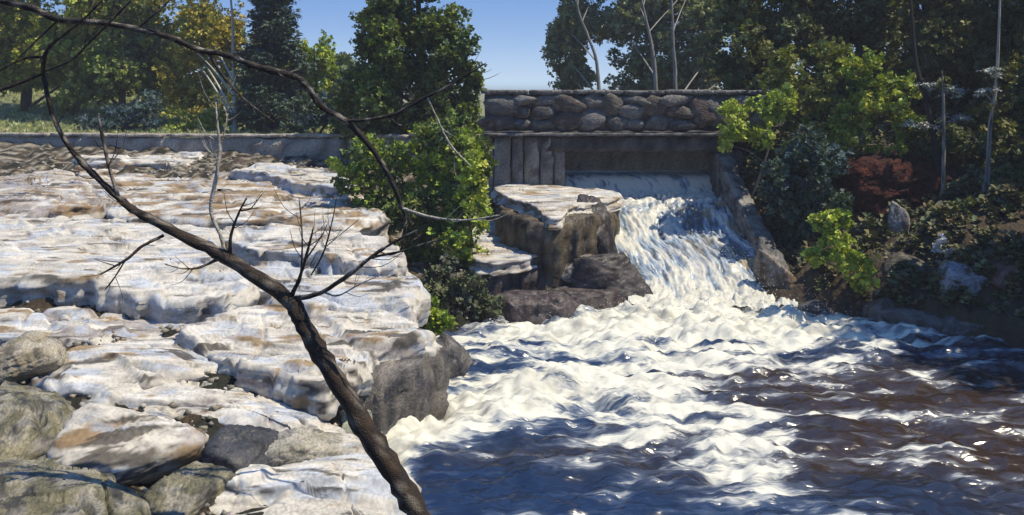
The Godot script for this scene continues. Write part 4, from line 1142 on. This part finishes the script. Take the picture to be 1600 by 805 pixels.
func build_undergrowth() -> void:
	var r := RandomNumberGenerator.new()
	r.seed = 505
	var places := []
	var colors := []
	# low dark plants carpeting the right bank
	for i in 12000:
		var d := r.randf_range(16.5, 30.0)
		var x := lin(RIGHT_SHORE, d) + r.randf_range(0.3, 9.0)
		var thick := nz.get_noise_2d(x * 0.9 + 12.0, d * 0.9)
		if thick < r.randf_range(-0.35, 0.25):
			continue
		var s := r.randf_range(0.05, 0.14) * (1.2 + 1.4 * thick)
		places.append(Transform3D(Basis(Vector3.UP, r.randf() * TAU).scaled(Vector3.ONE * s), Vector3(x, ground_y(x, d) + s * 0.4 + maxf(thick, 0.0) * r.randf() * 0.5, -d)))
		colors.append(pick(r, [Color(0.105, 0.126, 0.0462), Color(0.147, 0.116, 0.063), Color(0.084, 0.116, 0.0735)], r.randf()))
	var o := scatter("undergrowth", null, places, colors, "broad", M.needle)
	o.set_meta("kind", "stuff")
	tag(o, "dark leafy undergrowth carpeting the shaded right bank", "undergrowth")
	places = []
	colors = []
	for i in 3000:
		var d := r.randf_range(8.0, 27.0)
		var x := lin(LEFT_SHORE, d) - r.randf_range(0.0, 1.0) * (lin(LEFT_SHORE, d) + 0.66 * d)
		var s := r.randf_range(0.015, 0.06)
		places.append(Transform3D(Basis(Vector3(r.randfn(), r.randfn(), r.randfn()).normalized(), r.randf() * TAU).scaled(Vector3(s * 1.4, s, s)), Vector3(x, ground_y(x, d) + s * 0.4, -d)))
		colors.append(pick(r, [Color(0.21, 0.189, 0.158), Color(0.42, 0.378, 0.315), Color(0.147, 0.126, 0.105)], r.randf()))
	o = scatter("gravel", null, places, colors, "drop", M.dark_rock)
	o.set_meta("kind", "stuff")
	tag(o, "loose angular gravel in the joints between the granite slabs", "gravel")
	places = []
	colors = []
	for i in 14000:
		var d := r.randf_range(29.0, 50.0)
		var x := r.randf_range(-0.68, 0.02) * d
		var s := r.randf_range(0.1, 0.2)
		places.append(Transform3D(Basis(Vector3.UP, r.randf() * TAU).scaled(Vector3.ONE * s), Vector3(x, ground_y(x, d), -d)))
		colors.append(pick(r, [Color(0.462, 0.504, 0.252), Color(0.62, 0.62, 0.399), Color(0.336, 0.399, 0.147)], r.randf()))
	o = scatter("grass", null, places, colors, "blade", M.leaf)
	o.set_meta("kind", "stuff")
	tag(o, "pale dry grass growing beyond the grey wall", "grass")

func _ready() -> void:
	# camera: level, with the lens shifted down
	var cam := Camera3D.new()
	cam.name = "camera"
	add_child(cam)
	cam.position = Vector3(0, EYE, 0)
	cam.set_frustum(0.1 * 805.0 / F, Vector2(0, -0.1 * (402.5 - HOR) / F), 0.1, 1500.0)
	cam.current = true
	# sky and sun
	var env := Environment.new()
	env.background_mode = Environment.BG_SKY
	var sm := ProceduralSkyMaterial.new()
	sm.sky_top_color = Color(0.29, 0.44, 0.65)
	sm.sky_horizon_color = Color(0.66, 0.75, 0.80)
	sm.sky_curve = 0.034
	sm.ground_bottom_color = Color(0.12, 0.12, 0.1)
	sm.ground_horizon_color = Color(0.4, 0.42, 0.42)
	sm.sun_angle_max = 5.0
	var sky := Sky.new()
	sky.sky_material = sm
	env.sky = sky
	env.tonemap_mode = Environment.TONE_MAPPER_LINEAR
	env.tonemap_exposure = 1.85
	env.sdfgi_enabled = true
	env.ssao_enabled = true
	env.ssil_enabled = true
	env.fog_enabled = true
	env.fog_density = 0.0011
	env.fog_light_color = Color(0.84, 0.86, 0.92)
	var we := WorldEnvironment.new()
	we.name = "environment"
	we.environment = env
	add_child(we)
	var sun := DirectionalLight3D.new()
	sun.name = "sun"
	sun.light_color = Color(1.0, 0.95, 0.84)
	sun.light_energy = 1.05
	sun.light_angular_distance = 0.5
	sun.shadow_enabled = true
	add_child(sun)
	sun.look_at_from_position(Vector3(0.46, 0.84, 0.08) * 50.0, Vector3.ZERO)

	rng.seed = 2024
	nz.seed = 7
	nz.noise_type = FastNoiseLite.TYPE_SIMPLEX_SMOOTH
	nz.frequency = 1.0
	nz.fractal_octaves = 3
	nz2.seed = 19
	nz2.noise_type = FastNoiseLite.TYPE_SIMPLEX_SMOOTH
	nz2.frequency = 1.0
	nz2.fractal_octaves = 4
	nzr.seed = 29
	nzr.noise_type = FastNoiseLite.TYPE_SIMPLEX_SMOOTH
	nzr.frequency = 1.0
	nzr.fractal_octaves = 2
	make_materials()
	sprigs["drop"] = [PackedVector3Array([Vector3.UP, Vector3.RIGHT, Vector3.BACK, Vector3.LEFT, Vector3.FORWARD, Vector3.DOWN]), PackedInt32Array([0, 1, 2, 0, 2, 3, 0, 3, 4, 0, 4, 1, 5, 2, 1, 5, 3, 2, 5, 4, 3, 5, 1, 4])]
	for k in ["broad", "needle", "blade"]:
		sprigs[k] = make_sprig(k, 3)
	print("materials")
	build_ground()
	print("ground")
	build_pool()
	build_fall()
	print("fall")
	build_bridge()
	build_wall()
	print("masonry")
	build_rocks()
	print("rocks")
	build_trees()
	build_bare_trees()
	print("trees")
	build_undergrowth()
	print("leaf faces ", leaf_faces, " of ", all_faces)
